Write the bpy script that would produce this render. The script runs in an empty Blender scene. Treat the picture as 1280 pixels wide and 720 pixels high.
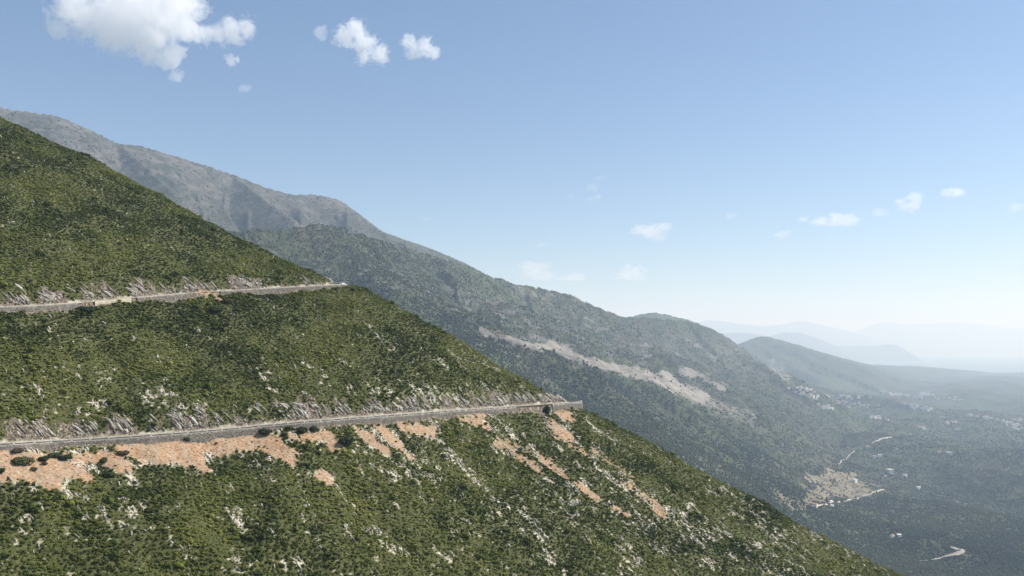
import bpy, math, random
import numpy as np
from mathutils import Vector, Matrix

random.seed(7)
RNG = np.random.default_rng(7)
C = bpy.context.scene.collection
SC = bpy.context.scene

# ------------------------------------------------------------------ camera
F = 1065.0            # focal length in pixels of the 1280 px wide photograph
HOR = 429.0           # row of the sea horizon
cam_d = bpy.data.cameras.new('camera')
cam = bpy.data.objects.new('camera', cam_d); C.objects.link(cam)
cam_d.sensor_width = 36.0
cam_d.lens = F / 1280 * 36
cam_d.shift_y = (HOR - 360) / 1280
cam_d.clip_start = 0.5
cam_d.clip_end = 300000
cam.location = (0, 0, 0)
cam.rotation_euler = (math.radians(90), 0, 0)
SC.camera = cam

# ------------------------------------------------------------------ light
SUN_EL, SUN_AZ = 49.0, 82.0       # azimuth clockwise from +Y (view direction)
el, az = math.radians(SUN_EL), math.radians(SUN_AZ)
SUN_DIR = Vector((math.sin(az) * math.cos(el), math.cos(az) * math.cos(el), math.sin(el)))
world = bpy.data.worlds.new('World'); SC.world = world
world.use_nodes = True
wn = world.node_tree; wn.nodes.clear()
sky = wn.nodes.new('ShaderNodeTexSky'); sky.sky_type = 'NISHITA'
sky.sun_disc = False; sky.sun_elevation = el; sky.sun_rotation = az
sky.altitude = 900; sky.air_density = 1.0; sky.dust_density = 0.6; sky.ozone_density = 3.6
bg = wn.nodes.new('ShaderNodeBackground'); bg.inputs[1].default_value = 0.092
wo = wn.nodes.new('ShaderNodeOutputWorld')
wn.links.new(sky.outputs[0], bg.inputs[0]); wn.links.new(bg.outputs[0], wo.inputs[0])
sun_d = bpy.data.lights.new('sun', 'SUN'); sun_d.energy = 5.0; sun_d.angle = math.radians(0.5)
sun_d.color = (1.0, 0.95, 0.87)
sun = bpy.data.objects.new('sun', sun_d); C.objects.link(sun)
sun.rotation_euler = SUN_DIR.to_track_quat('Z', 'Y').to_euler()
sun.location = (0, 0, 500)
SC.view_settings.view_transform = 'Standard'
SC.view_settings.look = 'None'
SC.view_settings.gamma = 1.0
SC.view_settings.use_curve_mapping = False
SC.view_settings.exposure = 0.57
SC.render.engine = 'CYCLES'
SC.cycles.use_denoising = True
SC.cycles.max_bounces = 26
SC.cycles.diffuse_bounces = 2
SC.cycles.glossy_bounces = 1
SC.cycles.volume_bounces = 24
SC.cycles.volume_step_rate = 0.3
SC.cycles.volume_max_steps = 512
SC.cycles.sample_clamp_indirect = 8

HAZE_SIGMA = 0.000076
HAZE_COL = (0.59, 0.755, 1.0)

# ------------------------------------------------------------------ helpers
def P(u, v, Y):
    return ((u - 640.0) / F * Y, Y, (HOR - v) / F * Y)

def proj(x, y, z):
    yy = np.maximum(y, 1.0)
    return 640 + F * x / yy, HOR - F * z / yy

_perm = np.random.default_rng(3).permutation(4096)
_ang = np.random.default_rng(4).uniform(0, 2 * np.pi, 4096)
_gx, _gy = np.cos(_ang), np.sin(_ang)

def perlin(x, y):
    x = np.asarray(x, float); y = np.asarray(y, float)
    xi = np.floor(x).astype(int); yi = np.floor(y).astype(int)
    xf = x - xi; yf = y - yi
    su = xf * xf * xf * (xf * (xf * 6 - 15) + 10); sv = yf * yf * yf * (yf * (yf * 6 - 15) + 10)
    def g(ix, iy, dx, dy):
        h = _perm[(_perm[ix & 4095] + iy) & 4095]
        return _gx[h] * dx + _gy[h] * dy
    n00 = g(xi, yi, xf, yf); n10 = g(xi + 1, yi, xf - 1, yf)
    n01 = g(xi, yi + 1, xf, yf - 1); n11 = g(xi + 1, yi + 1, xf - 1, yf - 1)
    return ((n00 * (1 - su) + n10 * su) * (1 - sv) + (n01 * (1 - su) + n11 * su) * sv) * 1.5

def fbm(x, y, o=4, g=0.5, seed=0.0):
    r = 0; a = 1.0; f = 1.0
    for i in range(o):
        r = r + a * perlin(x * f + seed + 17.3 * i, y * f - seed + 9.1 * i)
        a *= g; f *= 2.03
    return r

def ridged(x, y, o=4, g=0.5, seed=0.0):
    r = 0; a = 1.0; f = 1.0
    for i in range(o):
        r = r + a * (1 - 2.2 * np.abs(perlin(x * f + seed + 7.3 * i, y * f - seed + 3.1 * i)))
        a *= g; f *= 2.05
    return r

def sstep(a, b, x):
    t = np.clip((x - a) / (b - a), 0, 1)
    return t * t * (3 - 2 * t)

def tag(o, label=None, cat=None, group=None, kind=None):
    if label: o['label'] = label
    if cat: o['category'] = cat
    if group: o['group'] = group
    if kind: o['kind'] = kind
    return o

def mesh_np(name, verts, faces, mat=None, parent=None, attrs=None, smooth=False, link=True, mats=None, mi=None):
    """verts (N,3), faces: (M,3) or (M,4) int array"""
    verts = np.asarray(verts, np.float32); faces = np.asarray(faces, np.int32)
    me = bpy.data.meshes.new(name)
    k = faces.shape[1]
    me.vertices.add(len(verts)); me.vertices.foreach_set('co', verts.ravel())
    me.loops.add(faces.size); me.loops.foreach_set('vertex_index', faces.ravel())
    me.polygons.add(len(faces))
    me.polygons.foreach_set('loop_start', np.arange(0, faces.size, k, dtype=np.int32))
    me.polygons.foreach_set('loop_total', np.full(len(faces), k, np.int32))
    if smooth: me.polygons.foreach_set('use_smooth', np.ones(len(faces), bool))
    if mi is not None: me.polygons.foreach_set('material_index', np.asarray(mi, np.int32))
    me.update(calc_edges=True)
    for an, av in (attrs or {}).items():
        at = me.attributes.new(an, 'FLOAT', 'POINT'); at.data.foreach_set('value', np.asarray(av, np.float32))
    for m in (mats or ([mat] if mat else [])): me.materials.append(m)
    o = bpy.data.objects.new(name, me)
    if link: C.objects.link(o)
    if parent: o.parent = parent
    return o

def empty(name, loc, rz=0.0):
    o = bpy.data.objects.new(name, None); C.objects.link(o)
    o.location = loc; o.rotation_euler = (0, 0, rz); o.empty_display_size = 0.5
    return o

def grid_faces(nr, nc):
    i = np.arange(nr * nc).reshape(nr, nc)
    return np.stack([i[:-1, :-1].ravel(), i[:-1, 1:].ravel(), i[1:, 1:].ravel(), i[1:, :-1].ravel()], 1)

class MB:
    """collects boxes and loose polygons into one mesh"""
    def __init__(s): s.v = []; s.f = []; s.m = []
    def add(s, vs, fs, m=0):
        b = len(s.v); s.v += [tuple(p) for p in vs]; s.f += [tuple(b + i for i in f) for f in fs]; s.m += [m] * len(fs)
    def box(s, c, size, rz=0.0, taper=1.0, m=0):
        hx, hy, hz = size[0] / 2, size[1] / 2, size[2] / 2
        cr, sr = math.cos(rz), math.sin(rz); vs = []
        for dz, t in ((-1, 1.0), (1, taper)):
            for dx, dy in ((-1, -1), (1, -1), (1, 1), (-1, 1)):
                x, y = dx * hx * t, dy * hy * t
                vs.append((c[0] + x * cr - y * sr, c[1] + x * sr + y * cr, c[2] + dz * hz))
        s.add(vs, [(0, 3, 2, 1), (4, 5, 6, 7), (0, 1, 5, 4), (1, 2, 6, 5), (2, 3, 7, 6), (3, 0, 4, 7)], m)
    def cyl(s, a, b, r0, r1, n=8, m=0):
        a = Vector(a); b = Vector(b); d = (b - a).normalized()
        x = d.orthogonal().normalized(); y = d.cross(x)
        vs = []
        for c, r in ((a, r0), (b, r1)):
            for i in range(n):
                t = 2 * math.pi * i / n
                vs.append(c + x * (r * math.cos(t)) + y * (r * math.sin(t)))
        fs = [(i, (i + 1) % n, n + (i + 1) % n, n + i) for i in range(n)]
        fs += [tuple(range(n - 1, -1, -1)), tuple(range(n, 2 * n))]
        s.add(vs, fs, m)
    def build(s, name, mats, parent=None, bevel=0.0, link=True):
        me = bpy.data.meshes.new(name); me.from_pydata(s.v, [], s.f); me.update()
        for m in (mats if isinstance(mats, (list, tuple)) else [mats]): me.materials.append(m)
        me.polygons.foreach_set('material_index', s.m)
        o = bpy.data.objects.new(name, me)
        if link: C.objects.link(o)
        if parent: o.parent = parent
        if bevel:
            b = o.modifiers.new('bevel', 'BEVEL'); b.width = bevel; b.segments = 2
        return o

# ------------------------------------------------------------------ materials
class NT:
    def __init__(s, name, rough=0.9, spec=0.2):
        s.m = bpy.data.materials.new(name); s.m.use_nodes = True
        s.t = s.m.node_tree; s.b = s.t.nodes['Principled BSDF']
        s.b.inputs['Roughness'].default_value = rough
        s.b.inputs['Specular IOR Level'].default_value = spec
    def n(s, typ, **kw):
        x = s.t.nodes.new(typ)
        for k, v in kw.items(): setattr(x, k, v)
        return x
    def L(s, a, b): s.t.links.new(a, b)
    def pos(s):
        return s.n('ShaderNodeNewGeometry').outputs['Position']
    def scaled(s, vec, sc, rot=(0, 0, 0)):
        mp = s.n('ShaderNodeMapping'); mp.inputs['Scale'].default_value = sc; mp.inputs['Rotation'].default_value = rot
        s.L(vec, mp.inputs['Vector']); return mp.outputs[0]
    def noise(s, vec, scale, detail=4, rough=0.55, dist=0.0):
        x = s.n('ShaderNodeTexNoise'); x.inputs['Scale'].default_value = scale; x.inputs['Detail'].default_value = detail
        x.inputs['Roughness'].default_value = rough; x.inputs['Distortion'].default_value = dist
        s.L(vec, x.inputs['Vector']); return x.outputs['Fac']
    def ramp(s, fac, stops):
        x = s.n('ShaderNodeValToRGB'); r = x.color_ramp
        while len(r.elements) < len(stops): r.elements.new(0.5)
        for e, (p, c) in zip(r.elements, stops):
            e.position = p; e.color = (*c, 1) if len(c) == 3 else c
        s.L(fac, x.inputs[0]); return x.outputs[0]
    def step(s, fac, a, b):
        x = s.n('ShaderNodeMapRange'); x.interpolation_type = 'SMOOTHSTEP'
        x.inputs['From Min'].default_value = a; x.inputs['From Max'].default_value = b
        s.L(fac, x.inputs['Value']); return x.outputs[0]
    def mix(s, fac, a, b, mode='MIX'):
        x = s.n('ShaderNodeMix'); x.data_type = 'RGBA'; x.blend_type = mode
        for sock, v in ((x.inputs[0], fac), (x.inputs[6], a), (x.inputs[7], b)):
            if isinstance(v, (int, float)): sock.default_value = v
            elif isinstance(v, tuple): sock.default_value = (*v, 1)
            else: s.L(v, sock)
        return x.outputs[2]
    def math(s, op, a, b=0.0):
        x = s.n('ShaderNodeMath', operation=op)
        for sock, v in ((x.inputs[0], a), (x.inputs[1], b)):
            if isinstance(v, (int, float)): sock.default_value = v
            else: s.L(v, sock)
        return x.outputs[0]
    def attr(s, name, typ='GEOMETRY'):
        x = s.n('ShaderNodeAttribute'); x.attribute_name = name; x.attribute_type = typ
        return x.outputs['Fac']
    def bump(s, h, strength=0.5, dist=1.0):
        x = s.n('ShaderNodeBump'); x.inputs['Strength'].default_value = strength; x.inputs['Distance'].default_value = dist
        s.L(h, x.inputs['Height']); s.L(x.outputs[0], s.b.inputs['Normal'])
    def col(s, c):
        if isinstance(c, tuple): s.b.inputs['Base Color'].default_value = (*c, 1)
        else: s.L(c, s.b.inputs['Base Color'])
        return s.m

def simple(name, c, var=0.25, scale=3.0, rough=0.85, spec=0.2, bump=0.0):
    t = NT(name, rough, spec); p = t.pos()
    n = t.noise(p, scale, 5)
    lo = tuple(x * (1 - var) for x in c); hi = tuple(min(1, x * (1 + var)) for x in c)
    if bump: t.bump(n, bump, 0.2)
    return t.col(t.ramp(n, [(0.3, lo), (0.7, hi)]))

# near slope soil
t = NT('slope_soil'); p = t.pos()
FALL = math.radians(-45)
st = t.scaled(p, (1, 1, 1), (0, 0, math.radians(45)))
st = t.scaled(st, (0.35, 1.0, 0.6))
n1 = t.noise(p, 0.9, 6, 0.65); n2 = t.noise(st, 0.35, 5, 0.6); n3 = t.noise(p, 0.045, 3)
turf = t.ramp(n1, [(0.3, (0.028, 0.036, 0.010)), (0.5, (0.058, 0.066, 0.019)), (0.72, (0.145, 0.132, 0.065))])
lime = t.ramp(n1, [(0.28, (0.14, 0.125, 0.09)), (0.45, (0.38, 0.355, 0.27)), (0.66, (0.56, 0.53, 0.42))])
ora = t.ramp(n1, [(0.28, (0.13, 0.08, 0.045)), (0.42, (0.29, 0.175, 0.10)), (0.58, (0.38, 0.25, 0.155)), (0.76, (0.46, 0.37, 0.27))])
ora2 = t.ramp(n1, [(0.3, (0.23, 0.16, 0.105)), (0.7, (0.41, 0.315, 0.225))])
ora = t.mix(t.step(n2, 0.40, 0.60), ora, ora2)
ora = t.mix(t.math('MULTIPLY', t.step(t.noise(st, 1.1, 4, 0.6), 0.56, 0.68), 0.6), ora, (0.17, 0.12, 0.08))
rk = t.ramp(t.noise(t.scaled(p, (1, 1, .5), (0, 0, 0.2)), 1.3, 6, 0.7, 0.5), [(0.36, (0.035, 0.026, 0.018)), (0.48, (0.10, 0.078, 0.058)), (0.58, (0.22, 0.19, 0.15)), (0.68, (0.45, 0.42, 0.36))])
c = t.mix(t.attr('bare'), turf, lime)
c = t.mix(t.attr('rocky'), c, rk)
c = t.mix(t.math('MULTIPLY', t.attr('orange'), t.math('SUBTRACT', 1.0, t.math('MULTIPLY', t.step(t.noise(p, 0.8, 5, 0.7), 0.57, 0.63), 0.75))), c, ora)
t.bump(n1, 0.8, 0.5)
M_SLOPE = t.col(c)

# limestone slabs
t = NT('limestone'); p = t.pos()
n1 = t.noise(p, 1.2, 6, 0.65); n2 = t.noise(p, 0.25, 3)
c = t.ramp(n1, [(0.28, (0.18, 0.16, 0.135)), (0.43, (0.36, 0.335, 0.29)), (0.64, (0.55, 0.52, 0.455))])
c = t.mix(t.math('MULTIPLY', t.step(n2, 0.5, 0.7), 0.7), c, (0.33, 0.26, 0.22))
c = t.mix(t.math('MULTIPLY', t.step(t.attr('tone'), 0.35, 0.95), 0.72), c, t.mix(n1, (0.08, 0.07, 0.06), (0.24, 0.21, 0.18)))
t.bump(n1, 0.9, 0.4)
M_LIME = t.col(c)

# shrub leaves
def leaf_mat(name, darks, mids, lights):
    t = NT(name, 0.75, 0.15)
    a = t.attr('tint', 'INSTANCER')
    oi = t.n('ShaderNodeObjectInfo').outputs['Random']
    p = t.pos(); n = t.noise(p, 1.7, 3, 0.6)
    f = t.math('ADD', t.math('MULTIPLY', a, 0.75), t.math('MULTIPLY', n, 0.3))
    return t, t.col(t.ramp(f, [(0.1, darks), (0.4, mids), (0.85, lights)]))
_, M_SHRUB = leaf_mat('maquis_leaves', (0.038, 0.052, 0.010), (0.096, 0.118, 0.021), (0.185, 0.190, 0.044))
_, M_TREE = leaf_mat('forest_leaves', (0.012, 0.020, 0.008), (0.026, 0.037, 0.014), (0.058, 0.068, 0.032))

def bush_mat(name, c0, c1):
    t = NT(name, 0.75, 0.15); p = t.pos(); n = t.noise(p, 2.5, 3, 0.6)
    return t.col(t.ramp(n, [(0.3, c0), (0.7, c1)]))
M_BUSH = {'dark': bush_mat('bush_dark', (0.013, 0.022, 0.009), (0.030, 0.045, 0.016)),
          'olive': bush_mat('bush_olive', (0.05, 0.058, 0.022), (0.11, 0.115, 0.05)),
          'green': bush_mat('bush_green', (0.025, 0.04, 0.012), (0.055, 0.078, 0.026)),
          'brown': bush_mat('bush_brown', (0.045, 0.035, 0.02), (0.09, 0.07, 0.042))}
M_BARK = simple('bark', (0.09, 0.07, 0.05))
M_ASPHALT = simple('asphalt', (0.045, 0.042, 0.040), 0.25, 0.6)
M_VERGE = simple('gravel_verge', (0.30, 0.27, 0.225), 0.3, 1.2)
t = NT('wall_stone'); p = t.pos()
v = t.n('ShaderNodeTexVoronoi'); v.inputs['Scale'].default_value = 2.0; t.L(p, v.inputs['Vector'])
n = t.noise(p, 0.5, 4); nn = t.noise(p, 3.0, 4)
c = t.ramp(nn, [(0.3, (0.09, 0.085, 0.075)), (0.7, (0.33, 0.305, 0.27))])
c = t.mix(t.step(v.outputs['Distance'], 0.35, 0.6), c, (0.10, 0.092, 0.08))
c = t.mix(t.math('MULTIPLY', t.step(n, 0.5, 0.7), 0.6), c, (0.30, 0.25, 0.20))
t.bump(v.outputs['Distance'], 0.5, -0.1)
M_WALL = t.col(c)
M_PARAPET = simple('parapet_stone', (0.46, 0.435, 0.39), 0.32, 0.5, bump=0.3)
M_BEIGE = simple('beige_concrete', (0.42, 0.38, 0.29), 0.25, 0.5, bump=0.3)

# ------------------------------------------------------------------ near slope height
CREST = [(-260, 20), (-120, 92), (0, 149), (100, 193), (200, 244), (300, 301), (350, 323), (400, 344), (430, 355),
         (458, 363), (500, 387), (560, 419), (620, 456), (680, 491), (706, 502), (730, 514), (760, 527), (850, 577),
         (960, 632), (1040, 677), (1130, 723), (1300, 815), (1700, 1040)]
_cx, _cz = [], []
for (u, v) in CREST:
    k = (u - 640) / F; Y = 485 / (1 + 0.13 * k)
    _cx.append(k * Y); _cz.append((HOR - v) / F * Y)
_cx, _cz = np.array(_cx), np.array(_cz)

def near_base(x, y):
    yc = 485 - 0.13 * x
    tt = yc - y
    # crest height follows the contour direction so that bumps of the crest run down the face
    a, b, r = -0.2, 0.71, 9.0
    drop = a * tt + b * np.sqrt(tt * tt + r * r) - b * r
    # shallow concavity of the face
    w = sstep(10, 160, tt)
    und = 2.6 * w * fbm((x - y) / 90.0, (x + y) / 45.0, 3, 0.5, 3.0)   # gentle ribs running down the fall line
    return np.interp(x, _cx, _cz) - drop + und

def near_nat(x, y):
    return near_base(x, y) + 0.7 * fbm(x / 9.0, y / 9.0, 4, 0.55, 1.0) + 1.3 * fbm(x / 34.0, y / 34.0, 2, 0.5, 14.0)

def ray_hit(fn, u, v, lift=0.0, y0=150.0, y1=600.0, n=6000, log=False):
    Y = np.geomspace(y0, y1, n) if log else np.linspace(y0, y1, n)
    x = (u - 640) / F * Y; z = (HOR - v) / F * Y
    below = z <= fn(x, Y) + lift
    i = int(np.argmax(below))
    if not below[i]: return None
    return np.array([x[i], Y[i], z[i]])

# ---- roads: outer edge line traced on the slope
def road_line(px, lift, tail):
    pts = []
    for (u, v) in px:
        h = ray_hit(near_base, u, v, lift)
        if h is not None: pts.append(h)
    pts = np.array(pts)
    if tail: pts = np.vstack([pts, pts[-1] + np.array(tail)])
    # resample and smooth
    seg = np.r_[0, np.cumsum(np.linalg.norm(np.diff(pts[:, :2], axis=0), axis=1))]
    s = np.arange(0, seg[-1], 1.0)
    q = np.stack([np.interp(s, seg, pts[:, i]) for i in range(3)], 1)
    for _ in range(2):
        k = 9; pad = np.vstack([2 * q[0] - q[k:0:-1], q, 2 * q[-1] - q[-2:-k - 2:-1]])
        ker = np.hanning(2 * k + 1); ker /= ker.sum()
        q = np.stack([np.convolve(pad[:, i], ker, 'valid') for i in range(3)], 1)
    tg = np.gradient(q[:, :2], axis=0); tg /= np.linalg.norm(tg, axis=1)[:, None]
    nrm = np.stack([-tg[:, 1], tg[:, 0]], 1)     # uphill side (left of travel)
    return q, tg, nrm

LOW_PX = [(-110, 566), (-50, 561), (0, 557), (64, 553.5), (128, 550), (192, 545.5), (256, 540.5), (320, 534.5), (384, 528.5),
          (448, 523.5), (512, 519), (576, 514), (640, 510), (670, 508), (695, 506), (715, 504.5)]
UP_PX = [(-110, 389), (-50, 386.5), (0, 384.5), (50, 382.5), (100, 379), (140, 375.5), (200, 370), (250, 366), (330, 361), (400, 357.5),
         (430, 355.5), (452, 356)]
BW = 7.6      # bench width
low = road_line(LOW_PX, 1.5, [(6.5, 2.5, 0), (7, 8, 0), (0, 22, 0.5), (-20, 48, 1), (-60, 90, 1), (-110, 140, 2)])
up = road_line(UP_PX, 1.2, [(1.5, 7, 0), (-6, 20, 0.5), (-24, 45, 1), (-60, 90, 2), (-110, 140, 4)])
ROADS = [low, up]
def s_of_u(R, u):
    q = R[0][:-125]; pu, pv = proj(q[:, 0], q[:, 1], q[:, 2]); return int(np.argmin(np.abs(pu - u)))
WALL_END = [s_of_u(low, 727) + 6, s_of_u(up, 400)]

def road_field(x, y, R, reach=34.0):
    """signed distance (positive uphill) and road height, index for flat arrays"""
    q, tg, nrm = R
    d = np.full(x.shape, 1e3, np.float32); zr = np.zeros(x.shape, np.float32); si = np.zeros(x.shape, np.float32)
    lo = q[:, :2].min(0) - reach; hi = q[:, :2].max(0) + reach
    sel = np.where((x > lo[0]) & (x < hi[0]) & (y > lo[1]) & (y < hi[1]))[0]
    for ch in np.array_split(sel, max(1, len(sel) // 60000)):
        X = x[ch][:, None].astype(np.float32) - q[None, :, 0].astype(np.float32)
        Yv = y[ch][:, None].astype(np.float32) - q[None, :, 1].astype(np.float32)
        i = np.argmin(X * X + Yv * Yv, axis=1)
        r = np.arange(len(ch))
        dx, dy = X[r, i], Yv[r, i]
        side = dx * nrm[i, 0] + dy * nrm[i, 1]
        along = dx * tg[i, 0] + dy * tg[i, 1]
        dist = np.sqrt(dx * dx + dy * dy)
        sd = np.where(np.abs(along) < 1.5, side, np.sign(side) * dist)
        ok = dist < reach
        d[ch[ok]] = sd[ok]
        ii = np.clip(i + along, 0, len(q) - 1)
        zr[ch[ok]] = np.interp(ii[ok], np.arange(len(q)), q[:, 2]); si[ch[ok]] = ii[ok]
    return d, zr, si

def near_z(x, y, full=False):
    sh = x.shape; x = x.ravel(); y = y.ravel()
    z = near_nat(x, y)
    ds = []
    for R, wend in zip(ROADS, WALL_END):
        d, zr, si = road_field(x, y, R)
        ds.append(d)
        inb = (d > -0.15) & (d <= BW)
        cut = d > BW
        rough = 0.5 * fbm(x / 3.0, y / 3.0, 3, 0.6, 9.0) * sstep(BW, BW + 2, d)
        steep = 1.45 + 0.5 * fbm(si / 14.0, si * 0, 2, 0.5, 5.0)
        z = np.where(cut, np.minimum(z, zr + steep * (d - BW) + rough + 0.05), z)
        z = np.where(inb, zr, z)
        lowr = (d <= -0.15) & (d > -12)
        z = np.where(lowr & (si <= wend), np.minimum(z, zr - 1.2), z)
        z = np.where((d <= -0.15) & (d > -30) & (si > wend), np.maximum(z, zr - 0.1 + 1.15 * (d + 0.15)), z)
    if full: return z.reshape(sh), [d.reshape(sh) for d in ds]
    return z.reshape(sh)

# ---- patches, traced in the photograph and laid on the slope: (u1,v1,u2,v2,half width,amount)
def capsules(u, v, caps):
    r = np.zeros(u.shape)
    for (u1, v1, u2, v2, w, a) in caps:
        dx, dy = u2 - u1, v2 - v1; L2 = dx * dx + dy * dy + 1e-6
        tt = np.clip(((u - u1) * dx + (v - v1) * dy) / L2, 0, 1)
        d = np.hypot(u - u1 - tt * dx, v - v1 - tt * dy)
        r = np.maximum(r, a * np.clip(1.5 - d / w, 0, 1) / 0.5 * 0.5 * 2) if False else np.maximum(r, a * sstep(1.35, 0.65, d / w))
    return r
ORANGE = [(-60, 580, 20, 583, 17, 1), (20, 580, 75, 580, 14, 1), (40, 597, 100, 590, 9, 1), (80, 585, 110, 597, 7, 1), (55, 603, 70, 606, 6, 1),
          (90, 572, 150, 572, 7, 1), (130, 575, 160, 584, 8, .8), (155, 562, 250, 560, 9, 1), (180, 570, 245, 574, 9, 1),
          (230, 552, 330, 546, 7, 1), (260, 560, 345, 553, 9, 1), (240, 578, 262, 590, 5, .9), (310, 548, 362, 568, 9, 1), (352, 568, 362, 576, 5, 1),
          (390, 546, 412, 546, 7, 1), (405, 548, 420, 560, 6, 1), (362, 545, 390, 550, 4, .8), (395, 590, 415, 602, 7, .7),
          (450, 540, 462, 541, 4, 1), (455, 543, 482, 564, 6, 1), (478, 537, 500, 560, 5, .9), (498, 560, 515, 572, 3, .8),
          (503, 533, 540, 537, 6, 1), (520, 538, 547, 542, 5, 1), (576, 525, 610, 523, 3.5, 1), (588, 526, 612, 535, 4, .9),
          (700, 518, 713, 520, 5, 1.0), (690, 530, 712, 548, 6, .9), (692, 545, 735, 568, 4, .5),
          (675, 572, 705, 594, 4, .6), (625, 555, 672, 585, 6, .55), (640, 550, 690, 580, 5, .5), (740, 562, 790, 597, 4, .48), (785, 605, 830, 642, 6, .56),
          (722, 605, 745, 622, 4, .9), (765, 633, 785, 645, 4, .6), (255, 366, 275, 373, 3, .7), (0, 640, 25, 640, 5, 0)]
BARE = [(60, 612, 110, 620, 9, .9), (80, 622, 150, 650, 12, .8), (100, 610, 180, 640, 8, .7), (20, 640, 50, 655, 6, .6),
        (270, 600, 300, 615, 6, .7), (300, 575, 400, 600, 7, .55), (440, 555, 480, 590, 6, .7), (480, 580, 500, 600, 6, .7),
        (500, 585, 540, 600, 7, .7), (520, 560, 560, 600, 7, .6), (550, 560, 600, 600, 8, .7), (560, 600, 640, 640, 14, .5),
        (620, 545, 720, 620, 22, .55), (700, 545, 770, 600, 16, .55), (700, 590, 800, 660, 14, .45), (720, 510, 740, 530, 4, .8), (730, 525, 760, 545, 3, .7),
        (640, 630, 700, 720, 12, .5), (840, 640, 880, 690, 10, .5), (860, 640, 920, 690, 14, .45), (740, 650, 800, 710, 12, .45),
        (800, 620, 900, 720, 16, .35), (900, 620, 1000, 690, 14, .4), (960, 660, 1000, 700, 12, .55), (1000, 660, 1060, 700, 8, .5), (940, 690, 1000, 725, 14, .45),
        (290, 640, 300, 720, 14, .5), (340, 680, 380, 720, 14, .4), (440, 660, 640, 720, 16, .35), (0, 660, 60, 680, 8, .4), (560, 680, 620, 720, 14, .45),
        # between the roads
        (30, 485, 60, 500, 8, .8), (60, 470, 140, 470, 9, .55), (95, 455, 110, 465, 5, .6), (115, 460, 140, 470, 6, .8), (170, 495, 240, 500, 8, .6), (180, 480, 230, 490, 6, .5),
        (170, 425, 205, 450, 9, .5), (225, 395, 260, 425, 7, .4), (285, 420, 310, 450, 7, .5), (300, 430, 340, 470, 8, .35), (20, 412, 70, 418, 5, .45), (100, 413, 125, 440, 4, .5),
        (350, 440, 420, 480, 9, .5), (370, 440, 385, 465, 5, .8), (320, 470, 380, 500, 10, .5), (440, 450, 520, 490, 14, .45), (470, 425, 520, 450, 10, .55), (440, 400, 540, 460, 9, .3),
        (540, 440, 600, 480, 12, .45), (560, 420, 650, 480, 8, .4), (590, 480, 680, 505, 14, .55), (500, 490, 600, 510, 12, .5), (400, 480, 520, 505, 9, .5), (420, 375, 470, 410, 5, .35),
        (80, 510, 300, 500, 8, .45), (325, 368, 345, 380, 3, .9), (225, 505, 235, 515, 4, .9), (0, 425, 8, 435, 4, .6),
        # above the upper road
        (30, 220, 40, 232, 5, .6), (110, 300, 125, 310, 5, .55), (145, 283, 165, 292, 5, .6), (2, 275, 12, 285, 5, .7), (135, 262, 150, 270, 4, .5), (338, 308, 350, 322, 2.5, .6),
        (90, 350, 300, 345, 6, .3), (0, 350, 60, 345, 8, .3), (180, 335, 200, 355, 4, .6), (96, 340, 112, 362, 3, .7)]

def masks(x, y, z, ds):
    u, v = proj(x, y, z)
    wu = 4.0 * fbm(x / 7.0, y / 7.0, 3, 0.6, 21.0); wv = 4.0 * fbm(x / 7.0, y / 7.0, 3, 0.6, 41.0)
    front = (485 - 0.13 * x - y) > -8
    a = (x - y) * 0.7071; b = (x + y) * 0.7071
    rill = 9.0 * fbm(a / 45.0, b / 3.2, 3, 0.6, 88.0) + 3.0 * fbm(a / 8.0, b / 1.6, 2, 0.6, 89.0)
    org = capsules(u + 0.5 * wu + 0.72 * rill, v + 0.5 * wv + 0.68 * rill, ORANGE) * front
    reg = capsules(u + 2 * wu, v + 2 * wv, BARE) * front
    halo = capsules(u + wu + .72 * rill, v + wv - 2 + .68 * rill, [(c0_, c1_, c2_, c3_, c4_ * 1.5 + 4, .8 * c5_) for c0_, c1_, c2_, c3_, c4_, c5_ in ORANGE]) * front
    reg = np.maximum(reg, halo)
    # streaks running down the fall line
    a = (x - y) * 0.7071; b = (x + y) * 0.7071
    st = fbm(a / 6.5, b / 2.1, 4, 0.62, 2.0)
    st2 = fbm(a / 24.0, b / 8.0, 3, 0.55, 12.0)
    vein = 0.55 - 2.2 * np.abs(fbm(a / 13.0, b / 5.5, 3, 0.6, 62.0))
    s = 0.42 * st + 0.30 * st2 + 0.34 * np.clip(vein, -1, 1)
    base = 0.10 + 0.22 * sstep(350, 560, v) + 0.08 * sstep(500, 900, u)
    cov = base + 0.03 + 0.59 * reg
    th = 0.74 - 0.86 * cov
    bare = sstep(th, th + 0.12, s)
    org = org * (1 - 0.0 * st)
    org = np.where(org > 0.02, sstep(0.36, 0.72, org - 0.42 * (s - 0.1) - 0.1 * (1 - org)), 0)
    rocky = np.zeros(x.shape)
    for i, d in enumerate(ds):
        top = BW + (4.0 if i == 0 else 2.2) - 0.016 * np.clip(x + 150, 0, 200) * (i == 0) + 7.0 * fbm(a / 16, b / 8, 3, 0.65, 30.0)
        rocky = np.maximum(rocky, sstep(BW - 0.3, BW + 0.5, d) * sstep(top + 3, top - 2, d))
        rocky = np.maximum(rocky, ((d > -2.2) & (d < 0.3)) * 0.95)
        g = (d > 0.3) & (d < BW + 0.8)
        bare = np.where(g, 0.9, bare)
        bare = np.where((d > -40) & (d < -6), bare, bare)
    # around the nose under the lower road the face is rocky too
    nose = capsules(u, v, [(600, 500, 700, 512, 16, .8), (640, 505, 690, 525, 12, .7)]) * front
    rocky = np.maximum(rocky, nose * sstep(-0.2, 0.25, s))
    return bare, org, rocky, u, v, s

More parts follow.
